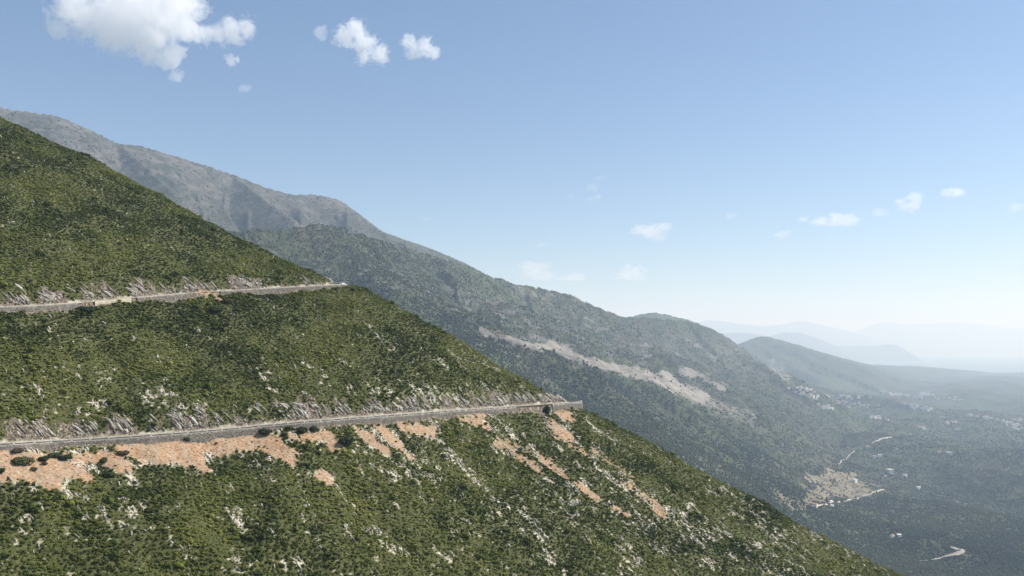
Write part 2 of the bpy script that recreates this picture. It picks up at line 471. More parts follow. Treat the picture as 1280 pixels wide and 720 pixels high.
# near slope mesh
dx = 0.75
xs = np.arange(-460, 420, dx); ys = np.arange(185, 640, dx)
X, Y = np.meshgrid(xs, ys)
Z, DS = near_z(X, Y, True)
bare, org, rocky, U, V, S = masks(X, Y, Z, DS)
near_obj = mesh_np('hillside', np.stack([X.ravel(), Y.ravel(), Z.ravel()], 1), grid_faces(*X.shape), M_SLOPE,
                   attrs={'bare': bare.ravel(), 'orange': org.ravel(), 'rocky': rocky.ravel()}, smooth=True)
tag(near_obj, kind='structure', label='steep scrub covered hillside crossed by two mountain roads')

# back and side skirts of the spur, coarser
def own_slope(x, y):
    return -2.2 - 0.66 * np.maximum(y, -60) - 0.36 * x + 2.0 * fbm(x / 40, y / 40, 3, 0.5, 8) * sstep(8, 60, np.hypot(x, y))
xs2 = np.arange(-900, 900, 8.0); ys2 = np.arange(-300, 320, 8.0)
X2, Y2 = np.meshgrid(xs2, ys2)
Z2 = own_slope(X2, Y2)
Z2 = np.maximum(Z2, -560)
cam_hill = mesh_np('viewpoint_hillside', np.stack([X2.ravel(), Y2.ravel(), Z2.ravel()], 1), grid_faces(*X2.shape), M_SLOPE,
                   attrs={'bare': 0.3 * np.ones(X2.size), 'orange': np.zeros(X2.size), 'rocky': np.zeros(X2.size)}, smooth=True)
tag(cam_hill, kind='structure')

# ------------------------------------------------------------------ shrubs
def lobed_leaves(n_lobes, n_leaf, leaf, h, rng, spread=0.55):
    """leaf clumps on the shells of several lobes; unit shrub about 1 m radius"""
    vs, fs = [], []
    lobes = []
    for i in range(n_lobes):
        a = rng.uniform(0, 2 * np.pi); r = spread * math.sqrt(rng.uniform(0, 1))
        lobes.append((r * math.cos(a), r * math.sin(a), h * rng.uniform(0.35, 0.6), rng.uniform(0.38, 0.6)))
    for i in range(n_leaf):
        lx, ly, lz, lr = lobes[rng.integers(n_lobes)]
        d = rng.normal(size=3); d /= np.linalg.norm(d); d[2] = abs(d[2]) * 1.1 - 0.25; d /= np.linalg.norm(d)
        p = np.array([lx, ly, lz]) + d * lr * np.array([1, 1, h * 0.9]) * rng.uniform(0.72, 1.04)
        nn = d + rng.normal(size=3) * 0.38; nn /= np.linalg.norm(nn)
        ax = np.cross(nn, rng.normal(size=3)); ax /= np.linalg.norm(ax); ay = np.cross(nn, ax)
        s = leaf * rng.uniform(0.6, 1.3)
        b = len(vs)
        vs += [p - ax * s - ay * s * .5, p + ax * s * .4 - ay * s, p + ax * s + ay * s * .5, p - ax * s * .4 + ay * s]
        fs.append((b, b + 1, b + 2, b + 3))
    return np.array(vs), np.array(fs)

def core(h, rng, r=0.66):
    """dark inner body of a shrub so that it is not see-through"""
    import bmesh
    bm = bmesh.new(); bmesh.ops.create_icosphere(bm, subdivisions=1, radius=r)
    v = np.array([q.co[:] for q in bm.verts]); f = np.array([[q.index for q in g.verts] for g in bm.faces])
    bm.free()
    v *= (1 + rng.normal(size=(len(v), 1)) * 0.12); v[:, 2] = v[:, 2] * h * 0.75 + h * 0.35
    return v, f

shrub_protos = []
for i in range(6):
    rng = np.random.default_rng(100 + i)
    h = [0.8, 0.9, 1.0, 0.7, 1.15, 0.8][i]
    v, f = lobed_leaves(5, 96, 0.16, h, rng, 0.75)
    cv, cf = core(h, rng)
    f3 = np.vstack([f[:, [0, 1, 2]], f[:, [0, 2, 3]], cf + len(v)])
    shrub_protos.append(mesh_np('shrub_form', np.vstack([v, cv]), f3, M_SHRUB, link=False))
tree_protos = []
for i in range(5):
    rng = np.random.default_rng(200 + i)
    h = [1.2, 1.5, 1.0, 1.8, 1.3][i]
    v1, f1 = core(h, rng, 0.85)
    v2, f2 = core(h * 0.7, rng, 0.55); v2 = v2 + np.array([0.35 * (-1) ** i, 0.25, 0.1])
    v3, f3 = lobed_leaves(3, 26, 0.3, h, rng); f3 = np.vstack([f3[:, [0, 1, 2]], f3[:, [0, 2, 3]]])
    vv = np.vstack([v1, v2, v3]); ff = np.vstack([f1, f2 + len(v1), f3 + len(v1) + len(v2)])
    tree_protos.append(mesh_np('crown_form', vv, ff, M_TREE, link=False))

def scatter(name, pts, scl, rot, tint, pidx, protos):
    me = bpy.data.meshes.new(name); me.vertices.add(len(pts)); me.vertices.foreach_set('co', np.asarray(pts, np.float32).ravel())
    for an, av, ty in (('scl', scl, 'FLOAT_VECTOR'), ('rotv', rot, 'FLOAT_VECTOR'), ('tint', tint, 'FLOAT'), ('pidx', pidx, 'INT')):
        at = me.attributes.new(an, ty, 'POINT')
        at.data.foreach_set('vector' if ty == 'FLOAT_VECTOR' else 'value',
                            np.asarray(av, np.int32 if ty == 'INT' else np.float32).ravel())
    o = bpy.data.objects.new(name, me); C.objects.link(o)
    ng = bpy.data.node_groups.new(name + '_nodes', 'GeometryNodeTree')
    ng.interface.new_socket('Geometry', in_out='INPUT', socket_type='NodeSocketGeometry')
    ng.interface.new_socket('Geometry', in_out='OUTPUT', socket_type='NodeSocketGeometry')
    N = ng.nodes.new; L = ng.links.new
    gi, go = N('NodeGroupInput'), N('NodeGroupOutput')
    g2i = N('GeometryNodeGeometryToInstance')
    for pr in reversed(protos):
        oi = N('GeometryNodeObjectInfo'); oi.inputs['Object'].default_value = pr
        L(oi.outputs['Geometry'], g2i.inputs[0])
    iop = N('GeometryNodeInstanceOnPoints')
    m2p = N('GeometryNodeMeshToPoints')
    L(gi.outputs[0], m2p.inputs['Mesh']); L(m2p.outputs[0], iop.inputs['Points'])
    L(g2i.outputs[0], iop.inputs['Instance']); iop.inputs['Pick Instance'].default_value = True
    def na(nm, ty):
        x = N('GeometryNodeInputNamedAttribute'); x.data_type = ty; x.inputs['Name'].default_value = nm; return x.outputs['Attribute']
    L(na('pidx', 'INT'), iop.inputs['Instance Index'])
    L(na('rotv', 'FLOAT_VECTOR'), iop.inputs['Rotation']); L(na('scl', 'FLOAT_VECTOR'), iop.inputs['Scale'])
    L(iop.outputs[0], go.inputs[0])
    md = o.modifiers.new('scatter', 'NODES'); md.node_group = ng
    return o

sp = 1.12
gx = np.arange(-420, 330, sp); gy = np.arange(205, 560, sp)
SX, SY = np.meshgrid(gx, gy)
SX = (SX + RNG.uniform(-.6, .6, SX.shape) * sp).ravel(); SY = (SY + RNG.uniform(-.6, .6, SY.shape) * sp).ravel()
SZ, SD = near_z(SX, SY, True)
b_, o_, r_, u_, v_, s_ = masks(SX, SY, SZ, SD)
frame = (u_ > -160) & (u_ < 1420) & (v_ > -80) & (v_ < 860) & ((485 - 0.13 * SX - SY) > -30)
prob = (1 - b_ * 0.97) * (1 - np.clip(o_ * 1.3, 0, 1) * 0.975) * (1 - r_ * 0.70)
keep = frame & (RNG.uniform(size=SX.shape) < prob)
for d in SD: keep &= ~((d > -1.3) & (d < BW + 1.0))
foot = (SD[1] < -1.0) & (SD[1] > -5.0)
i = np.where(keep)[0]
big = fbm(SX[i] / 16, SY[i] / 16, 3, 0.55, 50.0)
sc = 0.50 + 0.45 * RNG.uniform(size=len(i)) ** 2 + 0.30 * np.clip(big, -0.4, 0.9)
bigb = RNG.uniform(size=len(i)) < 0.032 * (1 + 2.5 * np.clip(fbm(SX[i] / 30, SY[i] / 30, 2, .5, 19.0), -0.3, 1))
sc *= np.where(bigb, RNG.uniform(1.5, 2.1, len(i)), 1.0) * (1 - 0.35 * b_[i]) * (1 - 0.35 * r_[i])
sc = np.clip(sc, 0.35, 2.3)
sc = np.where(foot[i] & (fbm(SX[i] / 9, SY[i] / 9, 2, .5, 44.0) > -0.1), np.maximum(sc, 1.15), sc)
hgt = RNG.uniform(0.7, 1.3, len(i))
elong = RNG.uniform(1.0, 1.55, len(i))
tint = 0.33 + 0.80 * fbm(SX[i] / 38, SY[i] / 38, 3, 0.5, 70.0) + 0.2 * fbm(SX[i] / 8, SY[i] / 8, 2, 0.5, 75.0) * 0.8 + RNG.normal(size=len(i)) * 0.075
tint += 0.22 * sstep(700, 900, u_[i]) * sstep(80, 0, v_[i] - np.interp(u_[i], [c[0] for c in CREST], [c[1] for c in CREST]))  # lighter tint along the right crest paints its sunlit look into the leaves
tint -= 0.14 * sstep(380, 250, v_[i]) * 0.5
tint -= 0.25 * np.clip(big, 0, 1) + 0.16 * bigb
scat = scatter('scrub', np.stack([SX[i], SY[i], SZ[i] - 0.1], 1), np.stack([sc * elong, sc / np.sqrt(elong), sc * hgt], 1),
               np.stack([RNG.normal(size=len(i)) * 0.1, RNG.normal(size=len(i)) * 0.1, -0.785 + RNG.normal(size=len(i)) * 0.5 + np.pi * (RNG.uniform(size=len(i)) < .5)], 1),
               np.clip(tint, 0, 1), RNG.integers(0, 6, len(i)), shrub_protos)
tag(scat, 'dense low green maquis scrub covering the hillside', 'scrub', kind='stuff')
print('shrubs', len(i))

# ------------------------------------------------------------------ rock slabs and stones
def near_zp(x, y): return near_z(np.atleast_1d(np.asarray(x, float)), np.atleast_1d(np.asarray(y, float)))

def slabs(name, centers, dirs, L, W, H, rng, mat, label, cat, side=None):
    """elongated jagged plates; centers (N,3), dirs (N,3) long axis (unit)"""
    n = len(centers)
    prof = np.array([-1, -0.6, 0.0, 0.55, 1.0])
    wid = np.array([0.35, 0.9, 1.0, 0.8, 0.25])
    V_, F_ = [], []
    up = np.array([0.25, -0.45, 0.86]); up /= np.linalg.norm(up)
    if side is None: side = np.array([0.0, 0.0, 0.0])
    for k in range(n):
        d = dirs[k] / np.linalg.norm(dirs[k])
        s = np.cross(d, up) + rng.normal(size=3) * 0.15; s /= np.linalg.norm(s); nn = np.cross(s, d)
        if nn[2] < 0: nn = -nn
        b = len(V_)
        for j in range(5):
            w = W[k] * wid[j] * rng.uniform(0.7, 1.25); hh = H[k] * wid[j] * rng.uniform(0.7, 1.3)
            c = centers[k] + d * prof[j] * L[k] * 0.5 + s * rng.normal() * W[k] * 0.06
            V_ += [c - s * w * .6 - nn * H[k], c - s * w * .35 + nn * hh * .9, c + s * w * .1 + nn * hh * rng.uniform(.8, 1.15), c + s * w * .5 - nn * H[k] * .9]
        for j in range(4):
            for e in range(4):
                a0 = b + j * 4 + e; a1 = b + j * 4 + (e + 1) % 4
                F_.append((a0, a1, a1 + 4, a0 + 4))
        F_.append((b, b + 3, b + 2, b + 1)); F_.append((b + 16, b + 17, b + 18, b + 19))
    tone = np.repeat(rng.uniform(0.0, 1.0, n), 20)
    o = mesh_np(name, np.array(V_), np.array(F_), mat, attrs={'tone': tone})
    return tag(o, label, cat, kind='stuff')

for ri, (R, lab, nslab) in enumerate(((low, 'jagged pale limestone strata in the bank above the lower road', 1700), (up, 'slanting pale rock strata in the bank above the upper road', 1200))):
    q, tg, nrm = R
    rng = np.random.default_rng(300 + ri)
    m = len(q) - 60
    s = rng.uniform(0, m, nslab)
    s = s[fbm(s / 9.0, s * 0, 3, 0.65, 5.0 + ri) > -0.22]
    ii = s.astype(int)
    d = BW + 0.6 + rng.beta(1.1, 1.7, len(s)) * (7.0 * (1 - 0.5 * sstep(-150, 0, q[ii, 0])) if ri == 0 else 5.4)
    x = q[ii, 0] + nrm[ii, 0] * d; y = q[ii, 1] + nrm[ii, 1] * d
    Lg = np.where(rng.uniform(size=len(s)) < 0.45, np.minimum(rng.gamma(2.6, 1.0, len(s)) * 1.4 + 1.2, 6.5), rng.uniform(0.6, 2.2, len(s)))
    # long axis: along the fall line of the bank, skewed forward along the road as in the tilted beds
    dv = np.stack([-nrm[ii, 0] * 1.0 + tg[ii, 0] * 1.0, -nrm[ii, 1] + tg[ii, 1] * 1.0], 1)
    dv /= np.linalg.norm(dv, axis=1)[:, None]
    e = 1.2
    z0 = near_z(x - dv[:, 0] * e, y - dv[:, 1] * e); z1 = near_z(x + dv[:, 0] * e, y + dv[:, 1] * e)
    zc = near_z(x, y)
    d3 = np.stack([dv[:, 0], dv[:, 1], (z1 - z0) / (2 * e)], 1) + rng.normal(size=(len(s), 3)) * 0.06
    # keep slab foot off the road
    horiz = Lg * 0.5 / np.linalg.norm(d3, axis=1)
    over = np.clip((BW + 0.3) - (d - horiz), 0, None); 
    x = x + nrm[ii, 0] * over; y = y + nrm[ii, 1] * over; zc = near_z(x, y)
    W_ = rng.gamma(2.0, 0.24, len(s)) + 0.16
    H_ = rng.uniform(0.3, 0.95, len(s))
    zz_, dd_ = near_z(x, y, True)
    kk = (masks(x, y, zz_, dd_)[2] > 0.3) | (rng.uniform(size=len(x)) < 0.06)
    slabs('rock_outcrop', np.stack([x, y, zc + 0.05], 1)[kk], d3[kk], Lg[kk], W_[kk], H_[kk], rng, M_LIME, lab, 'rock outcrop')

# stones scattered through the bare streaks
cand = np.where(frame & ((b_ > 0.5) | (RNG.uniform(size=b_.shape) < 0.028)) & (np.clip(o_, 0, 1) < 0.3))[0]
rng = np.random.default_rng(77)
cand = rng.choice(cand, min(12000, len(cand)), replace=False)
ok = np.ones(len(cand), bool)
for d in SD: ok &= ~((d[cand] > -1.5) & (d[cand] < BW + 1))
cand = cand[ok]
fl = np.tile(np.array([0.56, -0.56, -0.6]), (len(cand), 1)) + rng.normal(size=(len(cand), 3)) * 0.25
slabs('limestone_rocks', np.stack([SX[cand], SY[cand], SZ[cand] + 0.05], 1), fl, rng.gamma(2.2, 0.5, len(cand)) + 0.35,
      rng.gamma(2, 0.19, len(cand)) + 0.15, rng.uniform(0.2, 0.7, len(cand)), rng, M_LIME,
      'pale limestone rocks scattered between the scrub', 'rocks')
# small stones on the orange earth
cand = np.where(frame & (o_ > 0.5))[0]
cand = rng.choice(cand, min(900, len(cand)), replace=False)
fl = rng.normal(size=(len(cand), 3)); fl[:, 2] *= 0.3
M_OST = simple('orange_stone', (0.36, 0.24, 0.155), 0.35, 1.5)
slabs('rubble', np.stack([SX[cand], SY[cand], SZ[cand] + 0.02], 1), fl, rng.gamma(2, 0.25, len(cand)) + 0.2,
      rng.gamma(2, 0.12, len(cand)) + 0.12, rng.uniform(0.08, 0.3, len(cand)), rng, M_OST,
      'small stones lying on the bare orange earth below the lower road', 'rubble')

# ------------------------------------------------------------------ roads, walls, parapets
def strip(q, nrm, d0, d1, dz, name, mat, nsub=3, wob=0.0, s0=0, s1=None, parent=None):
    q = q[s0:s1]; nrm = nrm[s0:s1]
    rows = []
    for k in range(nsub + 1):
        d = d0 + (d1 - d0) * k / nsub
        w = wob * fbm(np.arange(len(q)) / 5.0, np.full(len(q), k * 3.0), 2) if wob and k in (0, nsub) else 0
        rows.append(np.stack([q[:, 0] + nrm[:, 0] * (d + w), q[:, 1] + nrm[:, 1] * (d + w), q[:, 2] + dz], 1))
    Vv = np.concatenate(rows); return mesh_np(name, Vv, grid_faces(nsub + 1, len(q)), mat, parent=parent)

for R, lab in ((low, 'lower'), (up, 'upper')):
    q, tg, nrm = R
    a = strip(q, nrm, 0.15, BW + 1.2, 0.06, 'road_shoulder', M_VERGE, 4, 0.5)
    tag(a, kind='structure')
    a = strip(q, nrm, 0.12, BW - 1.6, 0.10, 'road', M_ASPHALT, 3)
    tag(a, kind='structure', label='%s mountain road of dark asphalt cut into the hillside' % lab)

def wall_mesh(q, nrm, s0, s1, d_out, d_in, zt, zb_fn, name, mat, parent, batter=0.12):
    """solid stone wall following the road edge"""
    ii = np.arange(s0, s1); Q = q[ii]; N_ = nrm[ii]
    top = Q[:, 2] + zt
    bx = Q[:, 0] + N_[:, 0] * d_out; by = Q[:, 1] + N_[:, 1] * d_out
    zb = zb_fn(bx, by)
    hgt = np.maximum(top - zb, 0.3)
    def P_(d, z): return np.stack([Q[:, 0] + N_[:, 0] * d, Q[:, 1] + N_[:, 1] * d, z], 1)
    rows = [P_(d_in, zb), P_(d_in, top), P_(d_out, top)]
    for k in (1, 2, 3, 4):
        j = 0.05 * RNG.normal(size=len(ii))
        rows.append(np.stack([Q[:, 0] + N_[:, 0] * (d_out - batter * hgt * k / 4 + j), Q[:, 1] + N_[:, 1] * (d_out - batter * hgt * k / 4 + j), top - hgt * k / 4], 1))
    Vv = np.concatenate(rows); nr = len(rows); n = len(ii)
    fs = grid_faces(nr, n)
    caps = []
    o = mesh_np(name, Vv, fs, mat, parent=parent)
    return o

def slope_foot(x, y): return near_nat(x, y) - 0.8

def retaining(R, s0, s1, label, mat_w, mat_p, spacing_fn, slit, pier, ph, name='retaining_wall', group=None):
    q, tg, nrm = R
    c = q[(s0 + s1) // 2]
    root = empty(name, (0, 0, 0)); tag(root, label, 'retaining wall', group)
    wall_mesh(q, nrm, s0, s1, -0.55, 0.1, 0.08, slope_foot, 'wall', mat_w, root)
    # parapet: low plinth, piers and long beam panels above open slits
    n_p = 0; s = float(s0)
    while s < s1 - 2 and n_p < 95:
        L = spacing_fn(s); L = min(L, s1 - 1 - s)
        if L < 1.5: break
        i0, i1 = int(s), int(s + L); im = (i0 + i1) // 2
        pa, pb = np.array([np.interp(s, np.arange(len(q)), q[:, k]) for k in range(3)]), np.array([np.interp(s + L, np.arange(len(q)), q[:, k]) for k in range(3)])
        mb = MB()
        na = nrm[im]; off = -0.28
        a = pa[:2] + na * off; b = pb[:2] + na * off
        dvec = (b - a); ll = np.linalg.norm(dvec); rz = math.atan2(dvec[1], dvec[0])
        def slab(t0, t1, z0, z1, w, jit=0.0):
            p0 = a + dvec * t0; p1 = a + dvec * t1
            zz0 = pa[2] + (pb[2] - pa[2]) * t0; zz1 = pa[2] + (pb[2] - pa[2]) * t1
            ux, uy = -math.sin(rz) * w / 2, math.cos(rz) * w / 2
            vs = []
            for (pp, zz) in ((p0, zz0), (p1, zz1)):
                for sx, z_ in ((-1, z0), (1, z0), (1, z1), (-1, z1)):
                    vs.append((pp[0] + sx * ux, pp[1] + sx * uy, zz + z_ + random.uniform(-jit, jit)))
            mb.add(vs, [(0, 1, 2, 3), (7, 6, 5, 4), (0, 4, 5, 1), (1, 5, 6, 2), (2, 6, 7, 3), (3, 7, 4, 0)])
        z0 = 0.09
        slab(0.002, 0.998, z0, z0 + 0.16, 0.46)
        slab(0.004, pier / ll, z0 + 0.162, z0 + slit + 0.16, 0.42)
        slab(0.003, 0.996, z0 + slit + 0.163, z0 + ph + random.uniform(-0.04, 0.05), 0.40, 0.03)
        pe = mb.build('parapet', mat_p, root)
        s += L; n_p += 1
    return root

def low_spacing(s):
    u = proj(*low[0][min(int(s), len(low[0]) - 1)])[0]
    return 6.5 + random.uniform(-1, 1.2) if u < 400 else 3.9 + random.uniform(-.25, .3)
L_s1 = s_of_u(low, 650); L_end = len(low[0]) - 130
retaining(low, s_of_u(low, -90), s_of_u(low, 648), 'long grey stone retaining wall with slotted parapet below the lower road', M_WALL, M_PARAPET, low_spacing, 0.40, 0.75, 0.95)
retaining(low, s_of_u(low, 690), s_of_u(low, 727) + 6, 'short grey stone wall carrying the lower road around the outer nose', M_WALL, M_PARAPET, lambda s: 4.2, 0.28, 0.7, 0.85)
retaining(up, s_of_u(up, -90), s_of_u(up, 100), 'grey and pinkish stone wall under the upper road at the left edge', M_WALL, M_PARAPET, lambda s: 8.0 + random.uniform(-1, 1), 0.12, 1.2, 0.42)
retaining(up, s_of_u(up, 117), s_of_u(up, 166), 'short pale beige wall beside the dark bush under the upper road', M_BEIGE, M_BEIGE, lambda s: 6.0, 0.12, 1.2, 0.5)
retaining(up, s_of_u(up, 172), s_of_u(up, 236), 'middle stretch of rough grey wall under the upper road', M_WALL, M_PARAPET, lambda s: 5.0, 0.1, .9, 0.38)
retaining(up, s_of_u(up, 275), s_of_u(up, 400), 'far stretch of pale grey wall under the upper road near its bend', M_WALL, M_PARAPET, lambda s: 5.5, 0.1, .9, 0.34)

# ------------------------------------------------------------------ single bushes that stand out
def bush(u, v, rpx, kind, label, hk=1.0, tall=False, group='single bushes beside the mountain roads', seed=0):
    h = ray_hit(lambda a, b: near_z(a, b), u, v + rpx * 0.7, 0.0, n=3000)
    if h is None: return
    r = rpx * h[1] / F
    rng = np.random.default_rng(900 + seed)
    root = empty('bush' if not tall else 'small_tree', (h[0], h[1], h[2] - 0.1 * r))
    tag(root, label, 'bush' if not tall else 'tree', group if not tall else None)
    vs, fs = lobed_leaves(8 if not tall else 6, int(1300 if rpx > 6 else 650), 0.085, 1.0 * hk, rng, 0.62)
    cv, cf = core(hk, rng, 0.62)
    f3 = np.vstack([fs[:, [0, 1, 2]], fs[:, [0, 2, 3]], cf + len(vs)])
    vv = np.vstack([vs, cv]) * r
    cr = mesh_np('crown', vv, f3, M_BUSH[kind], parent=root)
    mb = MB()
    for k in range(4):
        a = rng.uniform(0, 6.28)
        mb.cyl((0, 0, -0.3 * r), (math.cos(a) * .35 * r, math.sin(a) * .35 * r, .55 * r * hk), 0.06 * r, 0.02 * r, 6)
    mb.build('stem', M_BARK, root)
    return root
BUSHES = [
    (29, 571, 12, 'olive', 'large olive green bush at the foot of the lower wall, leftmost on the orange earth', .9, 0),
    (22, 561, 7, 'brown', 'small brown bush against the lower wall behind the large olive bush', .9, 0),
    (54, 571, 7, 'dark', 'dark bush between the large olive bush and the broad bush on the orange earth', .9, 0),
    (68, 566, 8, 'green', 'left half of the broad green double bush touching the lower wall', .85, 0),
    (81, 569, 8, 'dark', 'right darker half of the broad double bush touching the lower wall', .85, 0),
    (43, 584, 5, 'olive', 'small pale olive bush on open orange earth right of the large olive bush', .9, 0),
    (56, 578, 4.5, 'brown', 'tiny brownish bush on orange earth below the dark bush', .9, 0),
    (129, 573, 7.5, 'green', 'round mid green bush standing alone on orange earth under the lower wall', .95, 0),
    (154, 563, 7.5, 'brown', 'brownish bush at the foot of the lower wall right of the lone round bush', .7, 0),
    (136, 590, 7, 'dark', 'dark bush on the lower edge of the orange earth below the lone round bush', .8, 0),
    (2, 586, 6, 'dark', 'dark bush at the left picture edge on the orange earth', 1, 0),
    (235, 546, 6.5, 'dark', 'isolated small dark bush hiding a piece of the lower wall over bare orange earth', 1, 0),
    (331, 538, 7.5, 'dark', 'isolated dark bush rising over the parapet at the right end of the orange strip', 1.1, 0),
    (378, 535, 8.5, 'dark', 'left bush of the dark pair growing against the lower wall', 1, 0),
    (391, 534, 6.5, 'dark', 'smaller right bush of the dark pair growing against the lower wall', 1, 0),
    (434, 546, 12, 'dark', 'biggest dark bush between two tongues of pale orange earth', .9, 0),
    (607, 528, 3.5, 'brown', 'small brown bush inside the last pink earth patch under the lower road', .8, 0),
    (589, 527, 2.2, 'brown', 'tiny brown bush in the left part of the last pink earth patch', .8, 0),
    (684, 513, 6, 'dark', 'narrow dark tree against the grey rock near the outer nose of the lower road', 1.9, 1),
    (107, 383, 11, 'dark', 'big dark bush in the gap of the wall under the upper road', .85, 0),
    (268, 383, 10, 'dark', 'dark bush below the orange spot under the upper road', .8, 0),
    (284, 374, 7, 'brown', 'brown bush right of the orange spot under the upper road', .9, 0),
    (419, 360, 4.2, 'dark', 'small dark bush on the edge of the upper road just before its bend', 1, 0),
    (404, 361, 3.2, 'dark', 'very small dark bush left of the bush before the upper bend', 1, 0),
    (441, 360.5, 4, 'dark', 'low dark bush directly below the white car', .8, 0),
    (456, 359, 5, 'green', 'low green bush at the tip of the upper bend', .7, 0),
]
for k, (u, v, r, kd, lb, hk, tl) in enumerate(BUSHES):
    bush(u, v, r, kd, lb, hk, bool(tl), seed=k)

# ------------------------------------------------------------------ white car at the upper bend
M_CARP = simple('white_car_paint', (0.8, 0.8, 0.79), 0.03, 2, 0.3, 0.5)
M_GLASS = simple('car_glass', (0.03, 0.035, 0.04), 0.1, 2, 0.1, 0.6)
M_TYRE = simple('tyre_rubber', (0.02, 0.02, 0.02), 0.1, 2, 0.9)
M_RIM = simple('wheel_rim', (0.45, 0.45, 0.46), 0.1, 2, 0.35, 0.5)
M_RED = simple('tail_light', (0.45, 0.02, 0.02), 0.1, 2, 0.3, 0.5)
M_LAMP = simple('head_light', (0.75, 0.75, 0.72), 0.1, 2, 0.2, 0.5)
def make_car():
    root = empty('parked_car', (0, 0, 0)); tag(root, 'small white car at the bend of the upper road, seen end on', 'car')
    # body side profile (x forward), extruded with tumblehome
    prof = [(-2.05, .35), (-2.1, .62), (-2.0, .95), (-1.85, 1.02), (-1.55, 1.42), (-1.2, 1.5), (0.1, 1.48), (0.85, 1.0), (1.75, .86), (2.05, .66), (2.08, .35)]
    vs, fs = [], []
    for (x, z) in prof:
        w = 0.86 - 0.22 * max(0, z - 0.95) / 0.5
        vs += [(x, -w, z), (x, w, z)]
    n = len(prof)
    for i in range(n - 1): fs.append((2 * i, 2 * i + 1, 2 * i + 3, 2 * i + 2))
    fs.append((2 * n - 2, 2 * n - 1, 1, 0))
    fs.append(tuple(2 * i for i in range(n))); fs.append(tuple(2 * i + 1 for i in reversed(range(n))))
    mb = MB(); mb.add(vs, fs); mb.build('body', M_CARP, root, bevel=0.05)
    def quad(name, pts, mat):
        m = MB(); c = sum((Vector(p) for p in pts), Vector()) / 4
        m.add(pts, [(0, 1, 2, 3)]); o = m.build(name, mat, root)
        s = o.modifiers.new('t', 'SOLIDIFY'); s.thickness = 0.03; s.offset = 0
    quad('rear_window', [(-1.83, -.72, 1.07), (-1.83, .72, 1.07), (-1.6, .64, 1.4), (-1.6, -.64, 1.4)], M_GLASS)
    quad('windscreen', [(.82, .74, 1.05), (.82, -.74, 1.05), (.2, -.64, 1.45), (.2, .64, 1.45)], M_GLASS)
    for s in (-1, 1):
        quad('side_window', [(-1.6, s * .835, 1.05), (.6, s * .835, 1.05), (.05, s * .67, 1.42), (-1.4, s * .67, 1.42)], M_GLASS)
        m = MB(); m.box((-2.09, s * .68, .82), (.06, .2, .28)); m.build('tail_light', M_RED, root)
        m = MB(); m.box((2.03, s * .62, .68), (.1, .3, .14)); m.build('headlight', M_LAMP, root)
        m = MB(); m.box((.55, s * .95, 1.05), (.14, .2, .13)); m.build('mirror', M_CARP, root)
        for x in (-1.3, 1.3):
            m = MB(); m.cyl((x, s * .68, .31), (x, s * .88, .31), .31, .31, 18); ty = m.build('wheel', M_TYRE, root)
            m = MB(); m.cyl((x, s * .86, .31), (x, s * .895, .31), .19, .17, 14); m.build('rim', M_RIM, ty)
    return root
car = make_car()
ci = s_of_u(up, 442)
q, tg, nrm = up
cp = q[ci]; cn = nrm[ci]
car.location = (cp[0] + cn[0] * 2.2, cp[1] + cn[1] * 2.2, cp[2] + 0.11)
car.rotation_euler = (0, 0, math.atan2(0.93, 0.30))


# ================================================================== far country
def polyR(pts):
    a = np.array([P(*p) for p in pts]); 
    seg = np.r_[0, np.cumsum(np.linalg.norm(np.diff(a[:, :2], axis=0), axis=1))]
    n = max(8, int(seg[-1] / 60)); s = np.linspace(0, seg[-1], min(n, 220))
    q = np.stack([np.interp(s, seg, a[:, k]) for k in range(3)], 1)
    return q, s

R_MAIN = polyR([(180, 300, 2300), (300, 287, 2600), (350, 288, 2700), (385, 282, 2800), (410, 281, 2850), (440, 289, 3000), (490, 306, 3300), (540, 319, 3600), (577, 329, 3800), (610, 345, 4000),
                (640, 353, 4200), (665, 359, 4300), (690, 362, 4350), (715, 369, 4450), (745, 383, 4700), (775, 395, 4950), (790, 396, 5050), (820, 398, 5300), (860, 401, 5600), (885, 408, 5800),
                (905, 419, 6000), (930, 436, 6200), (960, 457, 6400), (985, 472, 6600), (1040, 486, 6800), (1100, 494, 6600), (1150, 509, 6300), (1180, 526, 6000)])
R_SPUR1 = polyR([(745, 383, 4700), (770, 408, 4450), (800, 440, 4200), (845, 485, 3900)])
R_SPUR2 = polyR([(860, 401, 5600), (890, 440, 5200), (930, 485, 4900), (990, 530, 4600)])
R_SPUR3 = polyR([(665, 359, 4300), (668, 385, 3900), (690, 425, 3600)])
R_SPUR4 = polyR([(540, 319, 3600), (560, 350, 3300), (590, 395, 3000)])
R_HIGH = polyR([(-350, 60, 3500), (-150, 95, 3700), (0, 133, 4000), (15, 137, 4020), (40, 139, 4050), (70, 144, 4100), (100, 156, 4200), (125, 168, 4250), (148, 179, 4300), (175, 181, 4400), (200, 189, 4450), (240, 201, 4600), (290, 217, 4700),
                (330, 233, 4750), (365, 243, 4800), (400, 243, 4850), (425, 249, 4900), (450, 268, 5000), (480, 290, 5100), (510, 300, 5200), (540, 311, 5350), (577, 326, 5500), (620, 350, 5700), (700, 400, 6200)])
R_HIGH2 = polyR([(148, 179, 4300), (175, 200, 4050), (215, 238, 3800)])
R_HIGH3 = polyR([(290, 217, 4700), (325, 245, 4400), (370, 275, 4100)])
R_PEAK = polyR([(780, 402, 7300), (800, 392, 7500), (816, 390, 7600), (835, 393, 7700), (860, 399, 7800), (900, 420, 8000), (940, 455, 8200)])
R_RIDGE = polyR([(905, 440, 9300), (925, 430, 9500), (945, 421, 9800), (958, 420, 9900), (972, 424, 10000), (990, 429, 10200), (1030, 441, 10800), (1070, 452, 11500), (1110, 461, 12000), (1150, 472, 12400), (1190, 484, 12400)])
